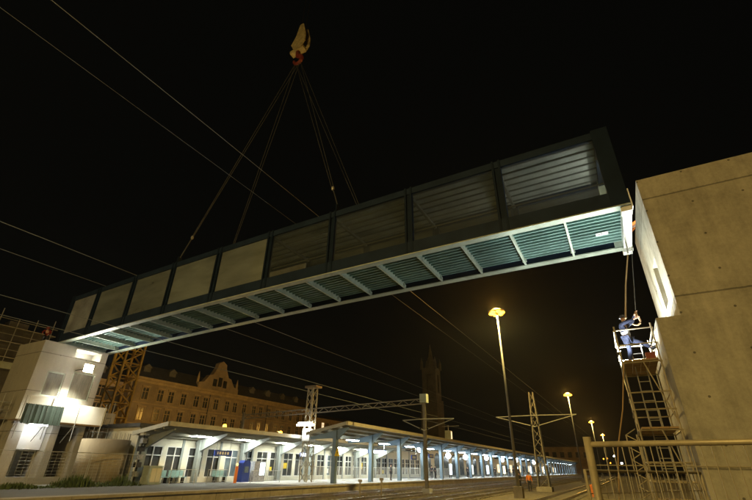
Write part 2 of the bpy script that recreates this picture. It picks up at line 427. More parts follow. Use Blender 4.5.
jt.build('roof_joists', mt_joist, br)
for xs in STN[1:-1]:
    MB().box(xs - 0.07, xs + 0.07, YN + 0.21, YF - 0.21, zb(xs) + HB - 0.42, zb(xs) + HB - 0.25).build('roof_beam', mt_joist, br)
z = zb(XR)
e = MB(); e.box(XR - 0.30, XR + 0.02, YN + 0.05, YF - 0.05, z - 0.10, z + 0.38); e.box(XR + 0.021, XR + 0.06, YN - 0.05, YN + 0.25, z - 0.14, z + 0.66); e.box(XR + 0.021, XR + 0.06, YF - 0.25, YF + 0.05, z - 0.14, z + 0.66)
e.build('end_plate', mt_white, br)
for yy in (YN + 0.15, YF - 0.15):
    MB().box(XR - 0.36, XR + 0.0, yy - 0.19, yy + 0.19, z - 0.28, z - 0.105).build('bearing_pad', mt_white, br)
z = zb(XL)
MB().box(XL - 0.02, XL + 0.25, YN + 0.05, YF - 0.05, z - 0.10, z + 0.38).build('end_plate', mt_flange, br)
pp = MB(); xx = 0.95
pp.box(xx - 0.24, xx + 0.24, 18.35, 18.62, zb(xx) + 0.225, zb(xx) + 0.238); pp.cm = 1
pp.box(xx - 0.16, xx + 0.02, 18.44, 18.50, zb(xx) + 0.219, zb(xx) + 0.224)
pp.build('paper_notice', [mt_white, mt_black], br)

# lifting gear
HK = Vector((-18.15, 18, 33.0))
LUG = [(-24.6, YN + 0.1), (-24.6, YF - 0.1), (-11.5, YN + 0.1), (-11.5, YF - 0.1)]
for x, y in LUG:
    MB().beam((x, y, zb(x) + HB - 0.02), (x, y, zb(x) + HB + 0.42), 0.30, 0.05, (1, 0, 0)).build('lifting_lug', mt_tealdark, br)
hk = thing('crane_hook_block', 'yellow crane hook block with red hook hanging high above the bridge', 'crane hook', tuple(HK))
b = MB()
for s in (-0.32, 0.32):
    b.add([(HK.x + px, HK.y + s + q, HK.z + pz) for q in (-0.06, 0.06) for px, pz in ((-0.5, 1.7), (-0.75, 2.3), (-0.35, 3.2), (0.0, 4.7), (0.35, 4.7), (0.75, 3.2), (0.75, 2.2), (0.4, 1.6))],
          [tuple(range(7, -1, -1)), tuple(range(8, 16))] + [(i, (i + 1) % 8, 8 + (i + 1) % 8, 8 + i) for i in range(8)])
b.build('side_plates', mt_hook, hk)
for dz, r in ((2.5, 0.52), (3.6, 0.42)):
    o = MB()
    o.tube([(HK.x, HK.y - 0.24, HK.z + dz), (HK.x, HK.y + 0.24, HK.z + dz)], r, 18); o.build('sheave', mt_rope, hk)
b = MB(); b.beam((HK.x - 0.9, HK.y, HK.z + 1.55), (HK.x + 0.5, HK.y, HK.z + 1.75), 0.5, 0.35); b.build('crosshead', mt_hook, hk)
pts = [(HK.x - 0.15, HK.y, HK.z + 1.5), (HK.x - 0.15, HK.y, HK.z + 0.95)]
for a in range(80, -185, -22): pts.append((HK.x - 0.05 + 0.42 * cos(radians(a)), HK.y, HK.z + 0.42 + 0.45 * sin(radians(a))))
b = MB(); b.tube(pts, 0.20, 10, 0.12); b.build('hook', mt_red, hk, smooth=True)
b = MB()
for s in (-0.25, 0.25): b.tube([(HK.x + s, HK.y, HK.z + 3.4), (HK.x + s * 3, HK.y + 1, HK.z + 45)], 0.025, 5)
b.build('hoist_rope', mt_black, hk)
hp = (HK.x, HK.y, HK.z + 0.1)
SLN = ('left-hand near', 'left-hand far', 'right-hand near', 'right-hand far')
for (x, y), nm in zip(LUG, SLN):
    e = Vector((x, y, zb(x) + HB + 0.34)); top = Vector(hp)
    s = MB(); mid = e + (top - e) * 0.085
    for d in (-0.11, 0.11): s.tube([mid + Vector((d * 0.6, 0, 0)), top + Vector((d * 2.2, 0, 0))], 0.02, 6)
    o = s.build('lifting_sling', mt_rope, loc=tuple(e))
    tag(o, 'double steel rope sling from the hook down to the bridge, %s of the four' % nm, 'sling', 'slings carrying the bridge')
    s = MB(); s.tube([e, mid], 0.035, 6); s.build('chain_shortener', mt_rope, o)
    s = MB(); s.sphere(mid, 0.10, 8, 1.6); s.build('shackle', mt_galv, o)

# ------------------------------------------------------------------ RIGHT CONCRETE TOWER
rt = thing('concrete_tower', 'large bare concrete tower cut off by the right edge of the photo', 'tower', (6, 15.4, 0))
w = MB().prism_y([(1.63, 0), (14, 0), (14, 11.5), (2.3, 11.5), (2.3, 6.34), (1.63, 6.34)], 15.4, 20.8)
w = w.build('wall', mt_conc_near, rt)
cut(w, [(2.1, 2.52, 16.85, 17.95, 7.3, 9.0)])
MB().box(2.45, 2.5, 16.86, 17.94, 7.31, 8.99).build('slit_window', M('grey glazing board', (0.25, 0.27, 0.25), 0.4), rt)
g = MB(); 
for p0, p1 in (((18.85, 8.62), (18.75, 8.45)), ((19.05, 8.42), (18.8, 8.38)), ((18.95, 8.5), (18.98, 8.28)), ((18.6, 8.36), (18.52, 8.1))):
    g.beam((2.297, p0[0], p0[1]), (2.297, p1[0], p1[1]), 0.03, 0.004, (1, 0, 0))
g.build('scrawled_mark', mt_black, rt)

# ------------------------------------------------------------------ scaffold stair at the right tower
def scaffold(name, label, x0, x1, y0, y1, decks, top, tube, zb0=0.0, lattice=True):
    t = thing(name, label, 'scaffold', ((x0 + x1) / 2, (y0 + y1) / 2, zb0))
    for xx in (x0, x1):
        for yy in (y0, y1):
            MB().tube([(xx, yy, zb0), (xx, yy, top)], 0.024, 8).build('standard', tube, t)
    for d in decks:
        s = MB(); n = 4; ww = (x1 - x0 - 0.1) / n
        for i in range(n): s.box(x0 + 0.05 + i * ww + 0.008, x0 + 0.05 + (i + 1) * ww - 0.008, y0 - 0.1, y1 + 0.1, d - 0.05, d)
        s.build('deck', mt_plank, t)
        b = MB()
        for h in (0.5, 1.0):
            if d + h > top: continue
            b.tube([(x0, y0 - 0.03, d + h), (x1, y0 - 0.03, d + h)], 0.022, 6); b.tube([(x0, y1 + 0.03, d + h), (x1, y1 + 0.03, d + h)], 0.022, 6)
            b.tube([(x0 - 0.03, y0, d + h), (x0 - 0.03, y1, d + h)], 0.022, 6); b.tube([(x1 + 0.03, y0, d + h), (x1 + 0.03, y1, d + h)], 0.022, 6)
        b.tube([(x0, y0 - 0.03, d - 0.08), (x1, y0 - 0.03, d - 0.08)], 0.025, 6); b.tube([(x0, y1 + 0.03, d - 0.08), (x1, y1 + 0.03, d - 0.08)], 0.025, 6)
        b.tube([(x0 - 0.03, y0, d - 0.08), (x0 - 0.03, y1, d - 0.08)], 0.025, 6); b.tube([(x1 + 0.03, y0, d - 0.08), (x1 + 0.03, y1, d - 0.08)], 0.025, 6)
        b.build('guard_rails', tube, t)
    return t
sc = scaffold('scaffold_tower', 'narrow tube scaffold tower with plank decks against the right concrete tower', 0.42, 1.48, 15.9, 18.3, (1.25, 3.2, 5.2), 6.35, mt_galvwarm)
b = MB()
for z0, z1 in ((1.3, 3.1), (3.3, 5.1)):
    b.tube([(1.48, 15.87, z0), (1.0, 15.87, z1)], 0.02, 6); b.tube([(0.40, 15.9, z0), (0.40, 18.3, z1)], 0.02, 6)
b.build('diagonal_brace', mt_galvwarm, sc)
for z0, z1 in ((0.1, 3.2), (3.2, 5.25)):                       # ladders inside
    l = MB(); y0, y1 = 17.2, 16.6
    for s in (0.78, 1.10): l.tube([(s, y0, z0), (s, y1, z1 + 0.6)], 0.02, 6)
    n = int((z1 - z0) / 0.28)
    for i in range(1, n + 2):
        f = i / (n + 2); l.tube([(0.78, y0 + (y1 - y0) * f, z0 + (z1 + 0.6 - z0) * f), (1.10, y0 + (y1 - y0) * f, z0 + (z1 + 0.6 - z0) * f)], 0.014, 5)
    l.build('ladder', mt_galv, sc)
l = MB()                                                       # lattice girder standing on the left face
for xx in (0.30, 0.02): l.tube([(xx, 15.9, 0.0), (xx, 15.9, 3.0)], 0.022, 6)
i = 0
z = 0.1
while z < 2.9:
    l.tube([(0.30, 15.9, z), (0.02, 15.9, z + 0.17)], 0.014, 5); l.tube([(0.02, 15.9, z + 0.17), (0.30, 15.9, z + 0.34)], 0.014, 5); z += 0.34
l.build('lattice_girder', mt_galvwarm, sc)
b = MB(); b.box(1.12, 1.38, 15.95, 16.2, 5.2, 5.42); 
tag(b.build('tool_crate', mt_crate, loc=(1.25, 16.08, 5.2)), 'small reddish tool crate on the top deck of the right scaffold', 'crate')
fl = thing('work_lamp', 'small bright white work lamp at the left edge of the top scaffold deck', 'floodlight', (0.40, 15.96, 5.2))
MB().tube([(0.40, 15.96, 5.2), (0.40, 15.96, 5.42)], 0.02, 6).build('stand', mt_black, fl)
MB().box(0.33, 0.47, 15.90, 16.02, 5.42, 5.52).build('housing', mt_black, fl)
MB().box(0.35, 0.45, 15.92, 16.0, 5.521, 5.535).build('lens', em_flood, fl)
lamp('work_lamp_light', 'SPOT', (0.40, 16.0, 5.60), 420, (0.92, 0.97, 1.0), fl, 0.05, (1.1, 17.6, 9.0), 150, 0.6)
# second lamp added out of sight to brighten the bridge soffit and end wall
fl = thing('work_lamp', 'added unseen lamp at the back of the top deck of the right scaffold aimed up', 'floodlight', (0.62, 18.1, 5.2))
MB().box(0.50, 0.74, 18.0, 18.2, 5.20, 5.24).build('stand', mt_black, fl)
MB().box(0.50, 0.74, 18.0, 18.2, 5.241, 5.40).build('housing', mt_black, fl)
MB().box(0.52, 0.72, 18.02, 18.18, 5.401, 5.41).build('lens', em_flood, fl)
lamp('work_lamp_light', 'SPOT', (0.60, 18.1, 5.50), 1100, (0.86, 1.0, 0.92), fl, 0.08, (-3.2, 18.0, 10.6), 160, 0.7)
lamp('work_lamp_light', 'SPOT', (0.70, 18.1, 5.50), 2300, (0.95, 1.0, 0.93), fl, 0.08, (2.3, 17.9, 10.4), 120, 0.5)
fl = thing('work_lamp', 'added unseen lamp on a tripod on top of the right tower aimed into the bridge', 'floodlight', (3.6, 18.4, 11.5))  # added out of view to brighten the inside of the bridge
for a in (0.3, 2.4, 4.5): MB().tube([(3.6 + 0.45 * cos(a), 18.4 + 0.45 * sin(a), 11.5), (3.6, 18.4, 12.25)], 0.02, 6).build('leg', mt_black, fl)
MB().box(3.5, 3.7, 18.2, 18.6, 12.25, 12.55).build('housing', mt_black, fl); MB().box(3.485, 3.499, 18.22, 18.58, 12.27, 12.53).build('lens', em_flood, fl)
lamp('work_lamp_light', 'SPOT', (3.4, 18.4, 12.4), 320, (0.95, 1.0, 0.93), fl, 0.1, (-2.0, 18.1, 14.2), 70, 0.6)

# ------------------------------------------------------------------ LEFT CONCRETE TOWER
lt = thing('concrete_tower', 'pale concrete tower lit by a floodlight under the far left end of the bridge', 'tower', (-38.3, 17.4, 0.58))
w = MB().box(-40.3, -36.5, 15.0, 19.8, 0.58, 10.05).build('wall', mt_conc_far, lt)
cut(w, [(-38.0, -36.3, 15.9, 17.15, 6.2, 7.95), (-38.0, -36.3, 17.65, 19.3, 6.2, 8.2), (-37.8, -36.3, 17.3, 19.3, 9.25, 9.9),
        (-39.6, -36.3, 15.7, 17.5, 1.0, 4.35), (-39.6, -36.3, 18.0, 19.4, 1.0, 4.3)])
for y0, y1, z0, z1 in ((15.9, 17.15, 6.2, 7.95), (17.65, 19.3, 6.2, 8.2)):
    wn = MB(); wn.box(-36.62, -36.55, y0 + 0.003, y0 + 0.09, z0 + 0.003, z1 - 0.003); wn.box(-36.62, -36.55, y1 - 0.09, y1 - 0.003, z0 + 0.003, z1 - 0.003)
    wn.box(-36.62, -36.55, y0 + 0.092, y1 - 0.092, z1 - 0.09, z1 - 0.003); wn.box(-36.62, -36.55, y0 + 0.092, y1 - 0.092, z0 + 0.003, z0 + 0.09)
    wn = wn.build('window_frame', mt_flange, lt)
    MB().box(-36.60, -36.58, y0 + 0.1, y1 - 0.1, z0 + 0.1, z1 - 0.1).build('pane', mt_opening_lit, wn)
MB().box(-37.2, -37.15, 15.75, 17.45, 2.7, 4.3).build('backing_board', mt_white, lt)
ld = thing('scaffold_bracket', 'scaffold deck with lit white boards and hanging green tarpaulin on the left tower', 'scaffold', (-35.9, 17.4, 4.5))
MB().box(-36.48, -35.3, 14.6, 20.3, 4.40, 4.48).build('deck', mt_plank, ld)
MB().box(-35.32, -35.28, 17.2, 20.3, 4.485, 5.75).build('toe_board', mt_white, ld)
MB().box(-35.32, -35.28, 14.9, 17.18, 5.45, 6.0).build('toe_board', mt_white, ld)
t = MB(); n = 16
pl = [(-35.22 + 0.018 * sin(i * 1.3) + 0.012 * sin(i * 2.9), 14.75 + i * 2.45 / n) for i in range(n + 1)]
for a, b in zip(pl, pl[1:]):
    t.quad((a[0], a[1], 5.5), (b[0], b[1], 5.45), (b[0] + 0.1, b[1], 4.2), (a[0] + 0.1, a[1], 4.25))
o = t.build('tarpaulin', mt_tarp, ld); sm = o.modifiers.new('thick', 'SOLIDIFY'); sm.thickness = 0.015
for yy in (14.7, 16.4, 18.3, 20.2):
    b = MB(); b.tube([(-35.27, yy, 3.3), (-35.27, yy, 6.0)], 0.025, 6); b.tube([(-36.47, yy, 3.2), (-35.3, yy, 4.38)], 0.025, 6); b.build('bracket_tube', mt_galv, ld)
fr = scaffold('access_scaffold', 'small white-lit scaffold frame standing behind the right edge of the left tower', -37.6, -36.9, 20.7, 21.8, (4.2,), 6.4, mt_galv, 0.58)
fr2 = scaffold('scaffold_tower', 'thin tube scaffold with rails at the left edge of the photo before the left tower', -38.6, -37.3, 13.2, 14.7, (2.6, 4.6), 6.3, mt_galv, 0.58)
fl = thing('floodlight', 'glaring warm white floodlight on a bracket on the left tower', 'floodlight', (-36.5, 17.72, 8.3))
MB().tube([(-36.5, 17.72, 8.3), (-34.75, 17.72, 8.3)], 0.03, 6).build('bracket', mt_black, fl)
MB().box(-34.95, -34.75, 17.42, 18.02, 8.05, 8.55).build('housing', mt_black, fl)
MB().box(-34.749, -34.74, 17.40, 18.04, 8.03, 8.57).build('lens', em_flood, fl)
lamp('floodlight_light', 'SPOT', (-34.6, 17.72, 8.0), 2600, (1.0, 0.96, 0.78), fl, 0.12, (-35.5, 17.5, 5.2), 95, 0.8)
lamp('floodlight_light', 'POINT', (-34.6, 17.72, 8.25), 330, (1.0, 0.96, 0.78), fl, 0.12)
fl = thing('work_lamp', 'tube work lamp hanging below the scaffold deck of the left tower', 'floodlight', (-36.0, 16.3, 4.3))
MB().box(-36.05, -35.95, 15.7, 16.9, 4.28, 4.34).build('housing', mt_white, fl); MB().box(-36.04, -35.96, 15.72, 16.88, 4.2, 4.279).build('tube', em_floodb, fl)
lamp('work_lamp_light', 'POINT', (-36.2, 16.3, 4.1), 14, (1.0, 0.97, 0.85), fl, 0.1)
fl = thing('work_lamp', 'added lamp inside the slot at the top of the left tower under the bridge', 'floodlight', (-37.6, 18.3, 9.25))  # lamp added to make the slot bright
MB().box(-37.75, -37.6, 18.1, 18.5, 9.25, 9.4).build('housing', mt_black, fl); MB().box(-37.599, -37.59, 18.12, 18.48, 9.27, 9.38).build('lens', em_flood, fl)
lamp('work_lamp_light', 'POINT', (-37.2, 18.3, 9.5), 60, (1.0, 0.97, 0.85), fl, 0.1)

dr = thing('concrete_drum', 'round raw concrete stair base beside the left tower', 'stair base', (-33.9, 20.2, 0.58))
prof = [(1.6, 0), (1.6, 2.9), (1.36, 2.9), (1.36, 2.5)]
MB().lathe((-33.9, 20.2, 0.58), prof, 40).build('drum_wall', mt_conc_drum, dr, smooth=False)
for p in dr.children[0].data.polygons: p.use_smooth = abs(p.normal.z) < 0.5
fb = MB()
for i in range(26):
    a = 2 * pi * i / 26; fb.tube([(-33.9 + 1.48 * cos(a), 20.2 + 1.48 * sin(a), 3.3), (-33.9 + 1.48 * cos(a), 20.2 + 1.48 * sin(a), 3.95)], 0.012, 4)
fb.build('starter_bars', mt_black, dr)

# site fence in front of the left tower
FN = []
def mesh_fence(x, y0, y1, z0, h, label, group):
    t = thing('site_fence', label, 'fence', (x, (y0 + y1) / 2, z0), group)
    f = MB()
    f.tube([(x, y0, z0), (x, y0, z0 + h), (x, y1, z0 + h), (x, y1, z0)], 0.025, 6); f.tube([(x, y0, z0 + 0.15), (x, y1, z0 + 0.15)], 0.02, 6)
    f.build('frame', mt_galv, t)
    g = MB(); n = int((y1 - y0) / 0.3)
    for i in range(1, n): yy = y0 + (y1 - y0) * i / n; g.tube([(x, yy, z0 + 0.15), (x, yy, z0 + h)], 0.006, 4)
    for i in range(1, 10): g.tube([(x, y0, z0 + 0.15 + i * (h - 0.15) / 10), (x, y1, z0 + 0.15 + i * (h - 0.15) / 10)], 0.006, 4)
    g.build('wire_mesh', mt_galv, t)
    for yy in (y0, y1): MB().box(x - 0.3, x + 0.3, yy - 0.1, yy + 0.1, z0 - 0.0, z0 + 0.14).build('foot_block', mt_slab, t)
    return t
spots = [(8.0, 11.3), (11.4, 14.7), (14.8, 18.1), (18.2, 21.5)]
names = ['at the left edge of the photo', 'before the near corner of the left tower', 'below the green tarpaulin', 'before the round concrete stair base']
for (a, b), nmx in zip(spots, names):
    mesh_fence(-31.7, a, b, 0.58, 1.95, 'galvanised mesh fence panel standing ' + nmx, 'site fence panels by the left tower')
# weeds
wd = MB(); rnd = random.Random(3)
for i in range(2600):
    yy = rnd.uniform(12.5, 21.5); xx = -31.2 + rnd.gauss(0, 0.4); h = rnd.uniform(0.1, 0.42) * (0.4 + 0.9 * (0.5 + 0.5 * sin(yy * 1.9)) ** 1.5) * (1.6 if 16.2 < yy < 20.5 else 0.7)
    a = rnd.uniform(0, 2 * pi); d = rnd.uniform(0.03, 0.16); s = 0.03
    p = Vector((xx, yy, 0.58)); q = p + Vector((cos(a) * d, sin(a) * d, h)); n = Vector((-sin(a), cos(a), 0)) * s
    wd.add([p - n, p + n, p + (q - p) * 0.6 + n * 1.2, q], [(0, 1, 2, 3)])
o = wd.build('weeds', mt_leaf); o['kind'] = 'stuff'; o['label'] = 'green weeds growing along the foot of the site fence'

# ------------------------------------------------------------------ yellow lattice crane mast
cm = thing('crane_mast', 'yellow lattice tower crane mast standing behind the left tower', 'crane', (-46, 27.2, 0.58))
h0, h1 = 0.58, 15.2; hw = 0.95
for sx in (-1, 1):
    for sy in (-1, 1): MB().beam((-46 + sx * hw, 27.2 + sy * hw, h0), (-46 + sx * hw, 27.2 + sy * hw, h1), 0.2).build('corner_leg', mt_yellow, cm)
lc = MB(); z = h0 + 0.1; k = 0
while z < h1 - 1.3:
    for sx, sy in (((-1, -1), (1, -1)), ((1, -1), (1, 1)), ((1, 1), (-1, 1)), ((-1, 1), (-1, -1))):
        A, B = (sx, sy) if k % 2 == 0 else (sy, sx)
        lc.beam((-46 + A[0] * hw, 27.2 + A[1] * hw, z), (-46 + B[0] * hw, 27.2 + B[1] * hw, z + 1.35), 0.12)
        lc.beam((-46 + A[0] * hw, 27.2 + A[1] * hw, z), (-46 + B[0] * hw, 27.2 + B[1] * hw, z), 0.1)
    z += 1.35; k += 1
lc.build('lattice', mt_yellow, cm)
MB().box(-47.2, -44.8, 26.0, 28.4, h1, h1 + 0.3).build('top_frame', mt_yellow, cm)
MB().box(-45.0, -44.4, 25.6, 26.6, 4.2, 6.3).build('control_cabinet', mt_white, cm)

# ------------------------------------------------------------------ STATION: hall wall, canopies, columns, lamps
st = thing('station_building', 'low cream station building with white framed windows under the near canopy', 'station', (-36, 50, 0.58))
w = MB().box(-41, -33, 22.0, 78, 0.58, 4.5).build('wall', mt_cream, st)
SITE = []
y = 22.8; bays = []
while y < 77:
    bays.append((y, y + 1.62)); bays.append((y + 2.0, y + 3.62)); y += 4.15
cut(w, [(-33.5, -32.8, a, b, 0.95, 3.25) for a, b in bays])
MB().box(-33.45, -33.4, 22.3, 77.7, 0.9, 3.3).build('dark_interior', mt_pane, st)
def bay_window(a, b, bb):
    f = MB(); xo = -33.06; z0, z1 = 0.953, 3.247; t = 0.075
    for yy in (a + 0.003, (a + b) / 2 - t / 2, b - t - 0.003): f.box(xo - 0.06, xo + 0.05, yy, yy + t, z0, z1)
    for zz in (z0, z1 - 0.72, z1 - t): 
        f.box(xo - 0.055, xo + 0.045, a + t + 0.004, (a + b) / 2 - t / 2 - 0.001, zz, zz + t); f.box(xo - 0.055, xo + 0.045, (a + b) / 2 + t / 2 + 0.001, b - t - 0.004, zz, zz + t)
    return f
rnd = random.Random(5)
for i, (a, b) in enumerate(bays):
    f = bay_window(a, b, 0).build('window', mt_trim, st)
    MB().box(-33.11, -33.10, a + 0.01, b - 0.01, 0.96, 3.24).build('pane', mt_pane if rnd.random() < 0.88 else mt_paneb, f)
    if rnd.random() < 0.35:
        z0 = rnd.uniform(1.0, 1.7); p = MB().box(-33.035, -33.03, a + 0.12, a + rnd.uniform(0.4, 0.75), z0, z0 + rnd.uniform(0.4, 0.9)).build('poster', mt_white if rnd.random() < 0.7 else mt_warn, f)
yy = 22.0
while yy < 78: MB().box(-33.0 + 0.001, -32.94, yy, yy + 0.22, 0.6, 4.4).build('pilaster', mt_colg, st); yy += 4.15
MB().box(-41.3, -32.7, 21.7, 78.3, 4.5, 4.75).build('roof', mt_slate, st)

def canopy(name, label, y0, y1, xf, xb, zf, zk, colx, colys, soff, mcol):
    t = thing(name, label, 'canopy', ((xf + xb) / 2, (y0 + y1) / 2, 0.6))
    th = 0.10
    MB().prism_y([(xb, zk), (xf, zf), (xf, zf + th), (xb, zk + th)], y0, y1).build('roof', soff, t)
    fz = MB(); fz.box(xf + 0.001, xf + 0.10, y0, y1, zf - 0.10, zf + 0.22); fz.build('fascia', mt_canopy_edge, t)
    fz = MB(); fz.prism_y([(xb, zk - 0.1), (xf, zf - 0.1), (xf, zf + 0.2), (xb, zk + 0.2)], y0 - 0.1, y0 - 0.002); fz.build('end_fascia', mt_canopy_edge, t)
    pu = MB()
    for f in (0.12, 0.36, 0.62, 0.86):
        xx = xb + (xf - xb) * f; zz = zk + (zf - zk) * f
        pu.box(xx - 0.07, xx + 0.07, y0 + 0.01, y1 - 0.01, zz - 0.2, zz - 0.015)
    pu.build('purlins', mt_canopy_edge, t)
    for cy in colys:
        sl = (zf - zk) / (xf - xb); zc = zk + sl * (colx - xb)
        c = MB(); c.box(colx - 0.2, colx + 0.2, cy - 0.2, cy + 0.2, 0.6, zc - 0.22)
        c.build('column', mcol, t)
        a = MB()
        a.prism_y([(xb + 0.15, zk - 0.21), (xf - 0.15, zf - 0.23), (xf - 0.15, zf - 0.36), (colx + 0.202, zc - 1.1), (colx - 0.202, zc - 0.9), (xb + 0.15, zk - 0.42)], cy - 0.09, cy + 0.09)
        a.build('bracket_arm', mcol, t)
    return t
canopy('platform_canopy', 'near station canopy with pale soffit beside the left tower', 21.5, 63.0, -29.0, -32.95, 4.52, 3.95, -32.3, [22.2, 27.4, 32.6, 37.8, 43.0, 48.2, 53.4, 58.6], mt_canopy, mt_colg)
canopy('platform_canopy', 'long station canopy on blue-grey columns running away along the tracks', 36.0, 250.0, -22.9, -27.6, 5.6, 4.75, -24.5, [36.6 + 7.0 * i for i in range(31)], mt_canopy, mt_col)

def tube_lamp(x, y, z, em, label, grp, first):
    if first is None:
        t = thing('platform_lamp', label, 'lamp', (x, y, z), grp)
        MB().cbox((x, y, z + 0.06), (0.72, 1.6, 0.06)).build('housing', mt_white, t)
        MB().cbox((x, y, z), (0.62, 1.5, 0.05)).build('diffuser', em, t)
        return t
    return dup(first, (x, y, z), label=label)
f = None
near_lab = ['first', 'second', 'third', 'fourth', 'fifth', 'sixth', 'seventh']
for i, yy in enumerate((26.3, 31.5, 36.8, 42.0, 47.2, 52.4, 57.6)):
    o = tube_lamp(-31.0, yy, 4.0, em_tube, 'oblong ceiling lamp under the near canopy, %s from the left tower' % near_lab[i], 'lamps under the near canopy', f); f = f or o
f = None
for i in range(28):
    yy = 41.2 + 7.2 * i
    lab = ('glowing ceiling lamp under the long canopy, %s from its near end' % near_lab[i]) if i < 5 else 'small glowing ceiling lamp far along the long canopy'
    o = tube_lamp(-25.4, yy, 4.45, em_tubeb, lab, 'lamps under the long canopy', f); f = f or o
# globe lanterns
f = None
for i, (xx, yy, zz, lab) in enumerate(((-25.8, 60, 4.3, 'large round white lantern nearest to the plain mast with the square box'), (-25.3, 70, 3.75, 'round white lantern between the mast and the far arches'), (-25.4, 79, 3.8, 'round white lantern before the first arches'), (-25.0, 91, 3.9, 'round white lantern above the bluish lit panel'), (-24.8, 103, 3.8, 'round white lantern over the small platform crowd'), (-25.2, 119, 4.0, 'round white lantern past the small platform crowd'), (-24.6, 139, 3.8, 'far round white lantern, second from the far end'), (-24.9, 162, 3.9, 'round white lantern farthest along the platform'))):
    if f is None:
        f = thing('globe_lantern', lab, 'lamp', (xx, yy, zz), 'round lanterns on the platform')
        MB().sphere((xx, yy, zz), 0.42, 14).build('globe', EM('globe glass', (0.9, 0.97, 1.0), 12), f, smooth=True)
        MB().tube([(xx, yy, zz + 0.4), (xx, yy, zz + 0.95)], 0.03, 6).build('stem', mt_black, f)
    else: dup(f, (xx, yy, zz), label=lab)

# arcade hall beyond
hl = thing('station_hall', 'station hall with round arches behind the middle of the long canopy', 'station', (-38, 105, 0.58))
w = MB().box(-48, -34, 79.5, 132, 0.58, 5.3).build('wall', mt_cream, hl)
for i in range(10):
    yy = 82.5 + i * 5.0
    pts = [(yy - 1.5, 0.7), (yy + 1.5, 0.7)] + [(yy + 1.5 * cos(radians(a)), 3.2 + 1.5 * sin(radians(a))) for a in range(0, 181, 20)]
    o = MB().prism_x(pts, -34.0, -33.95).build('arch', mt_paneb, hl)
MB().prism_y([(-49, 5.3), (-33.3, 5.3), (-41, 9.0)], 79.0, 132.5).build('roof', mt_slate, hl)
sw = thing('station_wing', 'long low pale wing far along the platform beyond the arched hall', 'station', (-38, 189, 0.58))
MB().box(-44, -34.2, 132.8, 246, 0.58, 4.6).build('wall', mt_cream, sw); MB().box(-44.3, -33.9, 132.7, 246.3, 4.6, 4.9).build('roof', mt_slate, sw)
for i in range(22): MB().box(-34.2 + 0.001, -34.13, 135 + i * 5, 138.2 + i * 5, 1.2, 3.2).build('window', mt_pane if i % 3 else em_win, sw)
# station clock tower
ct = thing('clock_tower', 'dim stone clock tower with pointed spire rising behind the station', 'tower', (-60, 151, 0))
MB().box(-63.0, -56.6, 148.3, 154.8, 0, 24).build('lower_stage', mt_stone, ct)
w = MB().box(-62.4, -57.0, 149, 154, 24, 35.5).build('belfry', mt_stone, ct)
cut(w, [(-60.6, -58.8, 148.5, 150.2, 26.5, 33.0), (-58, -56, 150.6, 152.4, 26.5, 33.0)])
for sx in (-62.4, -57.0):
    for sy in (149, 154): MB().lathe((sx, sy, 35.5), [(0.6, -0.5), (0.6, 1.8), (0.02, 4.0)], 6).build('pinnacle', mt_stone, ct)
MB().lathe((-59.7, 151.5, 35.5), [(2.6, 0), (1.9, 1.5), (0.9, 4.5), (0.05, 9.5)], 8).build('spire', mt_stone, ct)
MB().box(-71, -55, 150, 172, 0, 10.8).build('base_wing', mt_stone, ct)

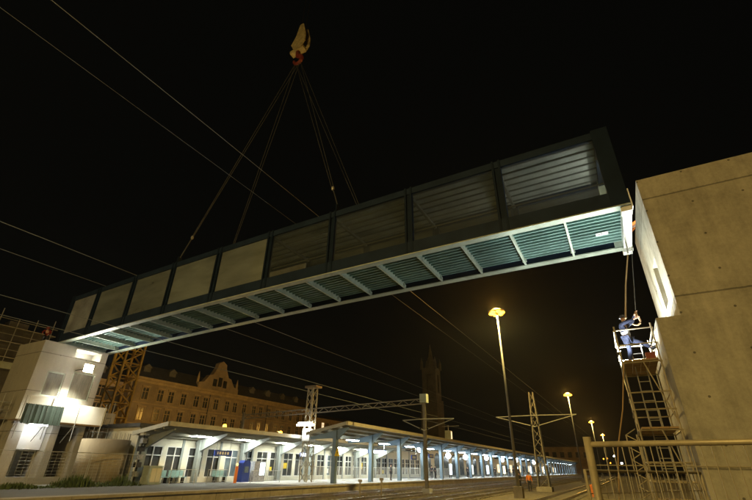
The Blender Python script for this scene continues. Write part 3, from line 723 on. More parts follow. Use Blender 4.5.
# ------------------------------------------------------------------ old buildings behind the station
def win_proto(parent, x, y, z, wd, ht):
    f = MB(); t = 0.16
    f.box(x, x + 0.12, y - wd / 2 - t, y - wd / 2, z, z + ht + t); f.box(x, x + 0.12, y + wd / 2, y + wd / 2 + t, z, z + ht + t)
    f.box(x, x + 0.22, y - wd / 2 - t - 0.1, y + wd / 2 + t + 0.1, z + ht + t + 0.001, z + ht + t + 0.2)
    f.box(x, x + 0.2, y - wd / 2 - t - 0.05, y + wd / 2 + t + 0.05, z - 0.18, z - 0.001)
    f.box(x, x + 0.06, y - 0.05, y + 0.05, z, z + ht); f.box(x, x + 0.055, y - wd / 2, y - 0.051, z + ht * 0.66, z + ht * 0.66 + 0.09); f.box(x, x + 0.055, y + 0.051, y + wd / 2, z + ht * 0.66, z + ht * 0.66 + 0.09)
    return f
def old_house(label, y0, y1, zc, rows, pitch, facade, lit=(), roofh=2.6, xf=-75, depth=14, gable=None):
    t = thing('old_building', label, 'building', (xf, (y0 + y1) / 2, 0.58))
    MB().box(xf - depth, xf, y0, y1, 0.58, zc).build('wall', facade, t)
    c = MB(); c.box(xf + 0.001, xf + 0.5, y0 - 0.2, y1 + 0.2, zc - 0.35, zc + 0.1); c.box(xf + 0.001, xf + 0.25, y0, y1, zc - 0.85, zc - 0.36)
    for r in rows: c.box(xf + 0.001, xf + 0.16, y0, y1, r - 0.75, r - 0.55)
    c.build('cornice', mt_facade2, t)
    MB().prism_y([(xf - depth, zc), (xf + 0.3, zc + 0.1), (xf - 1.6, zc + roofh), (xf - depth + 1.6, zc + roofh)], y0, y1).build('roof', mt_slate, t)
    ny = max(1, int((y1 - y0 - 1.5) / pitch)); off = (y1 - y0 - (ny - 1) * pitch) / 2
    proto = {}
    k = 0
    for r in rows:
        for i in range(ny):
            yy = y0 + off + i * pitch + (0.35 if i % 3 == 1 else -0.1 if i % 3 == 2 else 0); key = 'lit' if (r, i) in lit else 'd'
            if key not in proto:
                f = win_proto(t, xf, yy, r, 1.15, 1.95).build('window', mt_facade2, t)
                p = MB().box(xf + 0.02, xf + 0.03, yy - 0.57, yy + 0.57, r + 0.01, r + 1.94).build('pane', em_win if key == 'lit' else mt_pane, f)
                proto[key] = (f, yy, r)
            else:
                f, fy, fr = proto[key]
                q = dup(f, (0, yy - fy, r - fr), parent=t)
    # dormers
    if roofh > 2:
        for i in range(int((y1 - y0) / 5.5)):
            yy = y0 + 2.8 + i * 5.5
            if gable and gable[0] - 1 < yy < gable[1] + 1: continue
            d = MB(); d.box(xf - 2.6, xf - 0.55, yy - 0.7, yy + 0.7, zc + 0.5, zc + 2.0); d.prism_x([(yy - 0.9, zc + 2.0), (yy + 0.9, zc + 2.0), (yy, zc + 2.7)], xf - 2.6, xf - 0.4)
            d.build('dormer', mt_stone, t)
    if gable:
        a, b = gable; mid = (a + b) / 2; hw = (b - a) / 2
        poly = [(a, zc), (b, zc), (b, zc + 1.2), (b - 0.25 * hw, zc + 1.5), (b - 0.45 * hw, zc + 3.0), (b - 0.6 * hw, zc + 3.2), (mid + 0.22 * hw, zc + 5.0), (mid + 0.2 * hw, zc + 5.8), (mid, zc + 6.4), (mid - 0.2 * hw, zc + 5.8), (mid - 0.22 * hw, zc + 5.0), (a + 0.6 * hw, zc + 3.2), (a + 0.45 * hw, zc + 3.0), (a + 0.25 * hw, zc + 1.5), (a, zc + 1.2)]
        MB().prism_x(poly, xf - 0.8, xf + 0.3).build('gable', facade, t)
        g = MB()
        for yy in (a + 0.1, b - 0.1): g.lathe((xf - 0.2, yy, zc + 1.2), [(0.25, 0), (0.25, 0.9), (0.02, 2.2)], 6)
        g.build('finials', mt_facade2, t)
        g = MB(); g.box(xf + 0.301, xf + 0.36, mid - 1.9, mid - 0.9, zc + 0.9, zc + 2.4); g.box(xf + 0.301, xf + 0.36, mid + 0.9, mid + 1.9, zc + 0.9, zc + 2.4); g.box(xf + 0.301, xf + 0.36, mid - 0.5, mid + 0.5, zc + 1.0, zc + 2.9)
        g.build('gable_window', mt_pane, t)
    for yy in (y0 + 0.4, (y0 * 2 + y1) / 3, (y0 + 2 * y1) / 3): MB().tube([(xf + 0.16, yy, 0.6), (xf + 0.16, yy, zc - 0.9)], 0.09, 6).build('downpipe', mt_slate, t)
    return t
old_house('long ochre old building with a stepped central gable and slate roof behind the station', 46, 99, 15.8, (2.0, 5.4, 8.8, 12.2), 2.75, mt_facade, gable=(60.0, 71.0))
old_house('lower ochre old building with two lit windows at the right end of the row', 99.3, 122, 13.9, (4.0, 7.6, 11.0), 3.0, mt_facade, lit=((11.0, 1), (11.0, 6)), roofh=1.2)
old_house('dark old building between the left tower and the ochre facade', 33.5, 45.7, 14.6, (2.0, 5.4, 8.8, 12.0), 2.75, mt_dark, xf=-77)
db = thing('scaffolded_building', 'dim building wrapped in scaffold at the left edge of the photo', 'building', (-82, 22, 0.58))
MB().box(-95, -77, 2, 31, 0.58, 19.5).build('wall', mt_dark, db)
s = MB()
for i in range(12):
    yy = 6 + i * 2.3; s.tube([(-75.2, yy, 0.6), (-75.2, yy, 20.6 + (i % 3) * 0.5)], 0.06, 5)
for j in range(9): s.box(-76.9, -75.1, 5.5, 32, 2.4 + j * 2.1, 2.5 + j * 2.1); s.tube([(-75.2, 5.5, 3.5 + j * 2.1), (-75.2, 32, 3.5 + j * 2.1)], 0.05, 5)
s.build('scaffold', mt_galv, db)
for i in range(5): MB().box(-78.9, -77.3, 8 + i * 4.6, 10.5 + i * 4.6, 19.5, 20.6 + 0.5 * (i % 2)).build('chimney', mt_stone, db)
pr = thing('awning_roof', 'pale flat awning roof at the left edge of the photo beside the left tower', 'roof', (-60, 16, 0.58))
MB().prism_y([(-64, 12.6), (-58, 11.6), (-58, 10.9), (-64, 11.9)], 6, 22.8).build('roof_slab', mt_flange, pr)
MB().box(-63.5, -59, 7, 22, 0.58, 10.9).build('wall', mt_dark, pr)
fb = thing('far_building', 'small lit brown building far down the line', 'building', (-22, 215, 0))
MB().box(-42, -18, 262, 275, 0, 13).build('wall', mt_facade, fb); MB().box(-42.5, -17.5, 261.5, 275.5, 13, 13.5).build('roof', mt_slate, fb)
for i in range(6): MB().box(-40 + i * 3.8, -38 + i * 3.8, 261.9, 261.99, 8, 10.5).build('window', mt_pane, fb)

# wall lamps glowing behind the canopy
for i, (xx, yy, zz, lab) in enumerate(((-46, 42.4, 6.45, 'orange street lamp glowing above the near canopy, before the gable'), (-46, 53.6, 6.4, 'orange street lamp glowing above the canopy right of the gable'))):
    t = thing('road_lamp', lab, 'street lamp', (xx, yy, 0.58), 'orange lamps on the road behind the station')
    MB().tube([(xx, yy, 0.58), (xx, yy, zz + 0.2)], 0.07, 8, 0.045).build('pole', mt_pole, t)
    MB().sphere((xx, yy, zz), 0.26, 12).build('globe', em_sod, t, smooth=True)
    lamp('road_lamp_light', 'POINT', (xx - 0.5, yy, zz), 2700, (1.0, 0.62, 0.16), t, 0.25)
for i, (xx, yy) in enumerate(((-66, 66), (-66, 88), (-66, 108))):
    t = thing('road_lamp', 'street lamp on the road below the ochre facade hidden behind the canopy', 'street lamp', (xx, yy, 0.58), 'road lamps hidden behind the canopy')
    MB().tube([(xx, yy, 0.58), (xx, yy, 5.0)], 0.07, 8, 0.045).build('pole', mt_pole, t)
    MB().sphere((xx, yy, 4.9), 0.22, 10).build('globe', em_sod, t, smooth=True)
    lamp('road_lamp_light', 'POINT', (xx, yy, 4.9), 1300, (1.0, 0.62, 0.16), t, 0.22)

# ------------------------------------------------------------------ tall lamp posts between the tracks
LPX = -8.3
def lamp_post(y, label, power, proto=None):
    if proto is not None: t = dup(proto, (LPX, y, 0), label=label)
    else:
        t = thing('lamp_post', label, 'lamp post', (LPX, y, 0), 'tall lamp posts between the tracks')
        MB().tube([(LPX, y, 0.5), (LPX, y, 15.3)], 0.13, 12, 0.065).build('pole', mt_pole, t, smooth=True)
        MB().box(LPX - 0.33, LPX + 0.33, y - 0.33, y + 0.33, 0.0, 0.8).build('footing', mt_block, t)
        h = MB(); h.lathe((LPX, y, 15.3), [(0.12, -0.1), (0.75, 0.0), (0.75, 0.06), (0.15, 0.32)], 16); h.build('lamp_head', mt_pole, t)
        for k in range(6):
            a = 2 * pi * k / 6; c = (LPX + 0.52 * cos(a), y + 0.52 * sin(a), 15.18)
            MB().sphere(c, 0.24, 8, 0.6).build('bulb', em_sod, t, smooth=True)
    ORG[t.name] = (LPX, y, 0)
    if power and y > 0: lamp('lamp_post_light', 'SPOT', (LPX, y, 14.95), power, SOD, t, 0.4, (LPX, y, 0), 165, 0.4); lamp('lamp_post_light', 'POINT', (LPX, y, 16.0), 5000, (1.0, 0.50, 0.08), t, 0.3)  # point above the head is added only for the halo
    elif power: lamp('lamp_post_light', 'POINT', (LPX, y, 14.85), power, (1.0, 0.72, 0.26), t, 0.5)
    return t
lp = lamp_post(38.7, 'tall lamp post with bright orange light nearest to the bridge', 0)
for y, lab in ((93.6, 'tall orange lamp post beyond the lattice mast, second along the tracks'), (152, 'distant tall orange lamp post, third along the tracks'), (211, 'farthest tall orange lamp post along the tracks')):
    lamp_post(y, lab, 5500, lp)
ORG[lp.name] = (LPX, 38.7, 0)
lamp('lamp_post_light', 'SPOT', (LPX, 38.7, 14.95), 13000, SOD, lp, 0.4, (LPX, 38.7, 0), 165, 0.4)
lamp('lamp_post_light', 'POINT', (LPX, 38.7, 16.0), 5000, (1.0, 0.50, 0.08), lp, 0.3)  # extra light above the head, added for its halo in the haze
lamp_post(-18.0, 'tall lamp post behind the viewpoint', 21000, lp)

# ------------------------------------------------------------------ catenary masts, gantry, wires
def lattice_mast(name, label, x, y, z0, z1, w0, w1, mat, cat='mast'):
    t = thing(name, label, cat, (x, y, z0))
    for sx in (-1, 1):
        for sy in (-1, 1): MB().beam((x + sx * w0, y + sy * w0, z0), (x + sx * w1, y + sy * w1, z1), 0.10).build('corner_leg', mat, t)
    l = MB(); n = int((z1 - z0) / (2.2 * (w0 + w1) / 2 + 0.1)); 
    for i in range(n):
        f0, f1 = i / n, (i + 1) / n; a = w0 + (w1 - w0) * f0; b = w0 + (w1 - w0) * f1; za = z0 + (z1 - z0) * f0; zz = z0 + (z1 - z0) * f1
        for p, q in (((-1, -1), (1, -1)), ((1, -1), (1, 1)), ((1, 1), (-1, 1)), ((-1, 1), (-1, -1))):
            if i % 2: p, q = q, p
            l.beam((x + p[0] * a, y + p[1] * a, za), (x + q[0] * b, y + q[1] * b, zz), 0.05)
    l.build('lattice', mat, t)
    return t
mA = lattice_mast('lattice_mast', 'pale lattice mast with floodlights standing at the end of the long canopy', -28.0, 37.0, 0.6, 9.3, 0.42, 0.34, mt_galvwarm)
MB().box(-28.7, -27.2, 36.5, 37.5, 9.3, 9.5).build('cap', mt_plank, mA)
MB().box(-28.45, -27.55, 36.45, 37.5, 4.2, 5.3).build('equipment_box', mt_white, mA)
MB().box(-28.3, -28.1, 36.2, 36.4, 2.0, 2.5).build('meter_box', mt_white, mA)
h = MB(); h.beam((-29.2, 36.6, 5.85), (-27.3, 36.6, 5.85), 0.25, 0.2); h.build('lamp_bar', mt_white, mA)
MB().box(-29.2, -27.35, 36.35, 36.72, 5.60, 5.742).build('floodlight', em_floodb, mA)
ORG[mA.name] = (-28.0, 37.0, 0.6)
lamp('floodlight_light', 'SPOT', (-28.0, 36.2, 5.5), 260, (0.92, 0.97, 1.0), mA, 0.2, (-28.2, 36.9, 2.0), 150)
mB = thing('catenary_mast', 'slender steel mast with a square box on top standing between the tracks', 'mast', (-15.6, 37.5, 0))
b = MB(); b.box(-15.72, -15.48, 37.38, 37.42, 0.3, 8.0); b.box(-15.72, -15.48, 37.58, 37.62, 0.3, 8.0); b.box(-15.62, -15.58, 37.421, 37.579, 0.3, 8.0)
b.build('pole', mt_steel, mB)
MB().box(-15.95, -15.25, 37.15, 37.85, 0, 0.45).build('footing', mt_slab, mB)
MB().box(-15.9, -15.25, 37.2, 37.75, 7.3, 8.05).build('top_box', mt_flange, mB)
def vee(x, y, zt, zbm, xl, xr, parent, mat):
    v = MB(); v.tube([(xl, y, zt), (x, y, zt + 0.05), (xr, y, zt)], 0.045, 6); v.tube([(xl, y, zt), (x, y, zbm)], 0.04, 6); v.tube([(xr, y, zt), (x, y, zbm)], 0.04, 6)
    v.build('cantilever_arms', mat, parent)
    i = MB()
    for xx in (x - 0.35, x + 0.35): i.lathe((xx, y, zbm + (zt - zbm) * 0.15 - 0.12), [(0.05, 0), (0.11, 0.06), (0.06, 0.12), (0.11, 0.18), (0.05, 0.24)], 8)
    i.build('insulator', mt_black, parent)
vee(-15.6, 37.35, 5.85, 4.95, -17.7, -12.8, mB, mt_galv)
mC = lattice_mast('lattice_mast', 'tapered lattice catenary mast with wide V arms beside the track workers', -8.45, 52.0, 0.3, 9.85, 0.55, 0.2, mt_steel)
MB().box(-9.2, -7.7, 51.3, 52.7, 0, 0.45).build('footing', mt_block, mC)
vee(-8.5, 51.6, 7.3, 6.2, -12.6, -4.1, mC, mt_galv)
# gantry beam
gb = thing('gantry_beam', 'thin lattice gantry beam spanning from the station roof to the slender mast', 'gantry', (-27, 37.0, 6.8))
g = MB(); A = Vector((-37.5, 37.2, 6.6)); B = Vector((-15.72, 37.3, 7.2))
off = Vector((0, 0, 0.42))
for o_ in (off * 0, off): g.beam(A + o_, B + o_, 0.09)
n = 34
for i in range(n):
    p = A + (B - A) * (i / n); q = A + (B - A) * ((i + 1) / n)
    g.beam(p + (off if i % 2 else off * 0), q + (off * 0 if i % 2 else off), 0.045)
g.build('truss', mt_steel, gb)
g = MB(); g.box(-37.7, -37.45, 37.05, 37.3, 4.75, 7.3); g.build('post', mt_steel, gb)
WIRES = [('brighter upper wire crossing the sky left of the crane slings', -15.0, 16.9, 0.016), ('fainter lower wire crossing the sky left of the crane slings', -15.0, 15.15, 0.008),
         ('upper wire of the two meeting the top of the bridge near its left end', -30.3, 14.75, 0.022), ('lower wire of the two meeting the top of the bridge near its left end', -35.3, 15.0, 0.018),
         ('thin wire over the platform track, upper of its pair at the left edge', -19.6, 7.55, 0.012), ('thin wire over the platform track, lower of its pair at the left edge', -19.6, 6.85, 0.012)]
for lab, x, z, r in WIRES:
    pts = [(x, -40 + k * 10.0, z - 0.06 * sin(k * 0.63) ** 2) for k in range(0, 44)]
    tag(MB().tube(pts, r, 5).build('overhead_wire', mt_wire, loc=(x, 0, z)), lab, 'wire', 'overhead wires along the tracks')

# ------------------------------------------------------------------ platform furniture
def sign(name, label, x, y, z, w, h, mat, emis=None, strokes=4, post=True, grp=None):
    t = thing(name, label, 'sign', (x, y, z), grp)
    MB().box(x - 0.06, x + 0.06, y - w / 2, y + w / 2, z - h / 2, z + h / 2).build('board', mat, t)
    if emis: MB().box(x + 0.061, x + 0.075, y - w / 2 + 0.05, y + w / 2 - 0.05, z - h / 2 + 0.05, z + h / 2 - 0.05).build('lit_face', emis, t)
    else:
        s = MB(); rr = random.Random(w); a = -w * 0.36
        while a < w * 0.34:
            k = rr.uniform(0.10, 0.2); s.box(x + 0.061, x + 0.068, y + a, y + a + k, z - h * 0.25, z + h * 0.25); a += k + 0.12
        s.build('white_marks', mt_white, t)
    if post:
        p = MB(); p.tube([(x, y - w * 0.4, z + h / 2), (x, y - w * 0.4, z + h / 2 + 0.9)], 0.02, 5); p.tube([(x, y + w * 0.4, z + h / 2), (x, y + w * 0.4, z + h / 2 + 0.9)], 0.02, 5); p.build('hanger', mt_galv, t)
    return t
sign('station_sign', 'blue hanging sign with small white marks under the near canopy', -31.0, 28.9, 2.85, 1.9, 0.42, mt_blue)
sign('station_sign', 'glowing pale blue lit sign above a doorway under the near canopy', -32.5, 42.3, 3.1, 1.5, 0.4, mt_blue, em_sign)
sign('station_sign', 'long glowing blue-white sign between two columns of the long canopy', -25.6, 47.0, 3.55, 4.2, 0.42, mt_blue, em_sign)
sign('station_sign', 'small dark blue hanging sign farther along the long canopy', -25.0, 56.0, 3.2, 1.6, 0.55, mt_blue)
sign('station_sign', 'blue hanging sign below the large round lantern', -24.8, 61.5, 3.5, 1.6, 0.5, mt_blue)
ws = thing('warning_sign', 'yellow triangular warning sign on the first column of the long canopy', 'sign', (-24.2, 36.6, 3.2))
MB().prism_x([(36.2, 2.85), (37.0, 2.85), (36.6, 3.6)], -24.27, -24.24).build('triangle', mt_warn, ws)
MB().prism_x([(36.63, 3.32), (36.52, 3.1), (36.6, 3.1), (36.56, 2.92), (36.7, 3.16), (36.62, 3.16)], -24.239, -24.232).build('bolt_symbol', mt_black, ws)
# machines
tm = thing('ticket_machine', 'tall rounded blue ticket machine under the near canopy', 'machine', (-31.2, 31.9, 0.6))
MB().prism_x([(31.45, 0.6), (32.35, 0.6), (32.35, 2.15), (32.2, 2.35), (31.6, 2.35), (31.45, 2.15)], -31.5, -30.9).build('body', mt_bluem, tm)
MB().box(-30.899, -30.88, 31.65, 32.15, 1.35, 1.85).build('screen', mt_paneb, tm)
tm = thing('vending_machine', 'pale vending machine with lit front standing right of the blue ticket machine', 'machine', (-31.2, 34.0, 0.6))
MB().box(-31.6, -30.9, 32.9, 34.4, 0.6, 2.3).build('body', mt_greyfab, tm)
MB().box(-30.899, -30.88, 33.65, 34.3, 1.15, 2.2).build('lit_front', em_sign, tm)
tm = thing('marker_post', 'orange marker post with a small warm lamp before the blue ticket machine', 'post', (-29.8, 29.6, 0.6))
MB().tube([(-29.8, 29.6, 0.6), (-29.8, 29.6, 1.85)], 0.13, 10).build('post', mt_orange, tm)
MB().sphere((-29.8, 29.6, 2.0), 0.09, 10).build('lamp', em_sodfar, tm)
# bicycle rack / barrier rails in front of the near canopy
def rail_set(label, x, y0, y1, h, nbar, mat, grp, z0=0.6, gap=None):
    t = thing('railing', label, 'railing', (x, (y0 + y1) / 2, z0), grp)
    f = MB(); f.tube([(x, y0, z0), (x, y0, z0 + h), (x, y1, z0 + h), (x, y1, z0)], 0.03, 6); f.tube([(x, y0, z0 + 0.2), (x, y1, z0 + 0.2)], 0.02, 6); f.build('frame', mat, t)
    b = MB()
    for i in range(1, nbar): yy = y0 + (y1 - y0) * i / nbar; b.tube([(x, yy, z0 + 0.2), (x, yy, z0 + h)], 0.016, 5)
    b.build('bars', mat, t); return t
rail_set('low grey railing left of the marker post under the near canopy', -29.6, 23.0, 25.2, 1.0, 6, mt_galv, 'railings on the platform')
rail_set('short grey railing between the marker post and the left railing', -29.6, 26.4, 28.4, 1.0, 5, mt_galv, 'railings on the platform')
rail_set('dense low railing in front of the ticket machine', -29.0, 30.6, 34.4, 0.95, 16, mt_galv, 'railings on the platform')
for i in range(7):
    y0 = 38.2 + i * 5.6
    rail_set('white platform railing panel behind the columns, number %s from the lattice mast' % ('one two three four five six seven'.split()[i]), -27.9, y0, y0 + 5.3, 1.35, 22, mt_trim, 'white railings behind the long canopy')
for i, (yy, c) in enumerate(((24.2, mt_teal), (25.8, mt_teal), (30.2, mt_teal))):
    t = thing('bench', ('greenish bench below the first window of the station', 'greenish bench below the second window of the station', 'greenish bench below a poster near the blue sign')[i], 'bench', (-32.3, yy, 0.6), 'benches against the station wall')
    MB().box(-32.6, -32.15, yy - 0.7, yy + 0.7, 1.0, 1.06).build('seat', c, t); MB().box(-32.68, -32.62, yy - 0.7, yy + 0.7, 1.08, 1.5).build('backrest', c, t)
    for s in (-0.55, 0.55): MB().box(-32.55, -32.2, yy + s - 0.03, yy + s + 0.03, 0.6, 0.998).build('leg', mt_black, t)
eb = thing('cabinet', 'pale electrical cabinet at the near end of the station beside the stair base', 'cabinet', (-31.4, 22.9, 0.6))
MB().box(-31.9, -31.0, 22.3, 23.3, 0.6, 1.75).build('body', mt_flange, eb); MB().box(-31.95, -30.95, 22.25, 23.35, 1.75, 1.82).build('lid', mt_flange, eb)
MB().box(-30.999, -30.985, 22.4, 22.78, 0.75, 1.65).build('door', mt_cream, eb); MB().box(-30.999, -30.985, 22.82, 23.2, 0.75, 1.65).build('door', mt_cream, eb)
ep = thing('equipment_post', 'dark post stacked with small boxes between the stair base and the station', 'post', (-31.9, 21.75, 0.6))
MB().tube([(-31.9, 21.75, 0.6), (-31.9, 21.75, 4.1)], 0.06, 8).build('pole', mt_black, ep)
for i, zz in enumerate((1.1, 1.7, 2.2, 2.75, 3.3)):
    MB().box(-32.05 + 0.03 * (i % 2), -31.72, 21.6 - 0.1 * (i % 2), 21.95, zz, zz + 0.34).build('box', mt_black if i % 2 else mt_greyfab, ep)
MB().box(-32.1, -31.7, 21.5, 22.0, 3.85, 4.2).build('top_box', mt_white, ep)
t = thing('fill_lamp', 'added unseen lamp on the platform to the left of the view', 'street lamp', (-25.5, 0.5, 0.6))  # fill light added out of view for the left tower and platform wall
MB().tube([(-25.5, 0.5, 0.6), (-25.5, 0.5, 9.0)], 0.09, 10, 0.05).build('pole', mt_pole, t); MB().sphere((-25.5, 0.5, 8.9), 0.3, 12).build('globe', em_sod, t, smooth=True)
lamp('fill_lamp_light', 'POINT', (-25.5, 0.5, 8.9), 12000, (1.0, 0.82, 0.40), t, 0.3)
# stakes by the tracks
for x, y, h, lab in ((-16.9, 28.6, 1.05, 'short pale track marker stake in the foreground, left of the pair'), (-15.9, 29.9, 1.15, 'short pale track marker stake in the foreground, right of the pair')):
    t = thing('marker_stake', lab, 'post', (x, y, 0), 'marker stakes by the tracks')
    MB().tube([(x, y, 0), (x, y, h)], 0.06, 8).build('stake', mt_galvwarm, t); MB().box(x - 0.12, x + 0.12, y - 0.08, y + 0.08, h, h + 0.16).build('cap', mt_galvwarm, t)
bk = thing('site_lantern', 'small orange site lantern on the ground beside the fence post', 'lantern', (-3.2, 45, 0))
MB().lathe((-3.2, 45, 0), [(0.35, 0), (0.42, 0.9), (0.30, 0.98)], 12).build('body', mt_hivis, bk); MB().tube([(-3.2, 45, 0.98), (-3.2, 45, 1.2)], 0.08, 8).build('lamp', em_sodfar, bk)
# distant small lamps down the line
rl = thing('roof_lantern', 'small lit box lantern with a cross bar standing on the long canopy roof', 'lantern', (-23.6, 66.0, 5.8))
MB().box(-24.0, -23.2, 65.5, 66.5, 5.83, 7.1).build('housing', mt_flange, rl)
MB().box(-23.199, -23.18, 65.95, 66.42, 5.95, 7.0).build('lit_face', em_win, rl)
rb = MB(); rb.tube([(-23.6, 66, 7.1), (-23.6, 66, 7.9)], 0.05, 6); rb.tube([(-24.6, 66, 7.7), (-21.9, 66, 7.75)], 0.05, 6); rb.build('cross_bar', mt_galv, rl)
for i, (x, y, z) in enumerate(((-12, 300, 8.5), (-9, 330, 10.5), (-13, 360, 7.0), (-4.5, 265, 5.6), (-16, 345, 9.2))):
    t = thing('signal_lamp', 'tiny light far down the line near the vanishing tracks, %s of the cluster' % ('lowest left', 'topmost', 'lower middle', 'right end', 'upper left')[i], 'lamp', (x, y, 0), 'distant lights down the line')
    MB().tube([(x, y, 0), (x, y, z)], 0.1, 6).build('pole', mt_steel, t); MB().sphere((x, y, z), 0.45, 8).build('lamp', em_sodfar if i % 2 == 0 else em_star, t)

for i, (yy, w, zz, col, lab) in enumerate(((76.0, 1.3, 1.9, (0.7, 0.85, 1.0), 'lit advertising panel on the platform just before the arches'), (88.0, 1.6, 2.0, (0.95, 1.0, 0.8), 'pale green lit panel on the platform beside the arches'),
        (99.0, 1.8, 2.0, (0.55, 0.75, 1.0), 'bluish lit panel on the platform past the first arches'), (113.5, 2.2, 2.1, (1.0, 0.85, 0.5), 'warm lit kiosk panel behind the small platform crowd'), (128.0, 2.4, 2.1, (0.7, 0.9, 1.0), 'farthest bluish lit panel along the platform'))):
    t = thing('advert_panel', lab, 'advert panel', (-27.2, yy, 0.604), 'lit panels on the platform')
    MB().box(-27.35, -27.15, yy - w / 2, yy + w / 2, 1.0, 2.7).build('case', mt_galv, t); MB().box(-27.149, -27.13, yy - w / 2 + 0.06, yy + w / 2 - 0.06, 1.06, 2.64).build('lit_face', EM('panel light', col, 2.2), t)
    for q in (-0.4, 0.4): MB().box(-27.3, -27.2, yy + q * w - 0.05, yy + q * w + 0.05, 0.604, 0.998).build('leg', mt_black, t)
for i, (yy, w, lab) in enumerate(((147.0, 3.0, 'wide white lit panel far along the platform'), (171.0, 3.5, 'very far white lit panel along the platform'), (196.0, 4.0, 'farthest white lit panel near the end of the canopy'))):
    t = thing('advert_panel', lab, 'advert panel', (-27.2, yy, 0.604), 'lit panels on the platform')
    MB().box(-27.35, -27.15, yy - w / 2, yy + w / 2, 1.0, 3.0).build('case', mt_galv, t); MB().box(-27.149, -27.13, yy - w / 2 + 0.06, yy + w / 2 - 0.06, 1.06, 2.94).build('lit_face', em_sign, t)
    for q in (-0.4, 0.4): MB().box(-27.3, -27.2, yy + q * w - 0.05, yy + q * w + 0.05, 0.604, 0.998).build('leg', mt_black, t)
# ------------------------------------------------------------------ near fence at the lower right
nf = thing('site_fence', 'close galvanised mesh fence panel with bent tube frame at the lower right', 'fence', (0.7, 4.0, 0))
def fx(t): return -0.275 + t * 2.9
f = MB()
f.tube([(fx(0), 4.0, 0), (fx(0), 4.0, 2.24)], 0.03, 10); f.build('post', mt_fence, nf, smooth=True)
f = MB(); f.tube([(fx(0.005), 4.0, 2.185), (fx(0.5), 4.0, 2.20), (fx(1), 3.98, 2.24)], 0.021, 10); f.tube([(fx(0), 4.0, 0.2), (fx(1), 4.0, 0.2)], 0.021, 8); f.tube([(fx(1), 4.0, 0), (fx(1), 4.0, 2.24)], 0.024, 8); f.build('frame', mt_fence, nf, smooth=True)
g = MB(); x = fx(0) + 0.11
while x < fx(1): g.tube([(x, 4.0, 0.2), (x, 4.0, 2.19)], 0.0038, 5); x += 0.062
for i in range(1, 9): g.tube([(fx(0), 4.006, 0.2 + i * 0.23), (fx(1), 4.006, 0.2 + i * 0.23)], 0.004, 5)
g.build('wire_mesh', mt_mesh, nf)
MB().box(fx(0) - 0.1, fx(0) + 0.1, 3.65, 4.35, 0, 0.14).build('foot_block', mt_slab, nf)
nf2 = thing('site_fence', 'second mesh fence panel standing behind the close one before the scaffold', 'fence', (0.6, 7.0, 0))
f = MB(); f.tube([(-0.52, 6.2, 0), (-0.52, 6.2, 2.0), (0.9, 8.9, 2.0), (0.9, 8.9, 0)], 0.021, 8); f.build('frame', mt_fence, nf2)
g = MB()
for i in range(1, 24):
    t_ = i / 24; g.tube([(-0.52 + 1.42 * t_, 6.2 + 2.7 * t_, 0.1), (-0.52 + 1.42 * t_, 6.2 + 2.7 * t_, 2.0)], 0.006, 4)
for i in range(1, 9): g.tube([(-0.52, 6.2, 0.22 * i), (0.9, 8.9, 0.22 * i)], 0.004, 4)
g.build('wire_mesh', mt_mesh, nf2)

# ------------------------------------------------------------------ ropes at the right end of the bridge
pts = [(1.78, 19.85, 10.55), (1.25, 18.0, 8.5), (0.86, 16.35, 6.72)]
tag(MB().tube(pts, 0.028, 6).build('guide_rope', mt_manila, loc=pts[0]), 'brown guide rope from the bridge corner down to the man on the scaffold', 'rope')
pts = [(0.44, 15.8, 5.1), (0.1, 15.6, 3.7), (-0.28, 15.5, 2.6), (-0.55, 15.4, 1.2), (-0.6, 15.4, 0.02)]
tag(MB().tube(pts, 0.02, 6).build('guide_rope', mt_manila, loc=pts[0]), 'slack rope hanging from the scaffold deck down to the ground', 'rope')
ch = thing('hanging_hook', 'thin steel cable with a rusty hook hanging from the bridge end', 'hook', (1.9, 19.8, 10.5))
MB().tube([(1.95, 19.9, 10.6), (1.25, 16.9, 7.05)], 0.014, 5).build('cable', mt_rope, ch)
pts = [(1.25, 16.9, 7.08), (1.25, 16.9, 6.9)] + [(1.17 + 0.15 * cos(radians(a)), 16.9, 6.75 + 0.16 * sin(radians(a))) for a in range(60, -170, -25)]
MB().tube(pts, 0.04, 8, 0.022).build('hook', mt_manila, ch, smooth=True)

# ------------------------------------------------------------------ PEOPLE
def skin(name, V, E, mat, parent, root=0, sub=2):
    """continuous body surface from a skeleton: V = {joint: (x,y,z,r)}"""
    keys = list(V); idx = {k: i for i, k in enumerate(keys)}
    me = bpy.data.meshes.new(name)
    me.from_pydata([V[k][:3] for k in keys], [(idx[a], idx[b]) for a, b in E], [])
    o = bpy.data.objects.new(name, me); COL.objects.link(o)
    sk = o.modifiers.new('skin', 'SKIN'); sk.use_smooth_shade = True
    lay = me.skin_vertices[0].data
    for k in keys:
        r = V[k][3]; r = r if isinstance(r, tuple) else (r, r)
        lay[idx[k]].radius = r; lay[idx[k]].use_root = (keys[root] == k)
    sb = o.modifiers.new('sub', 'SUBSURF'); sb.levels = sub; sb.render_levels = sub
    bpy.context.view_layer.update()
    nm = bpy.data.meshes.new_from_object(o.evaluated_get(bpy.context.evaluated_depsgraph_get()))
    o.modifiers.clear(); o.data = nm; nm.name = name
    nm.materials.clear(); nm.materials.append(mat)
    for p in nm.polygons: p.use_smooth = True
    o.parent = parent; o.location = (0, 0, 0)
    return o
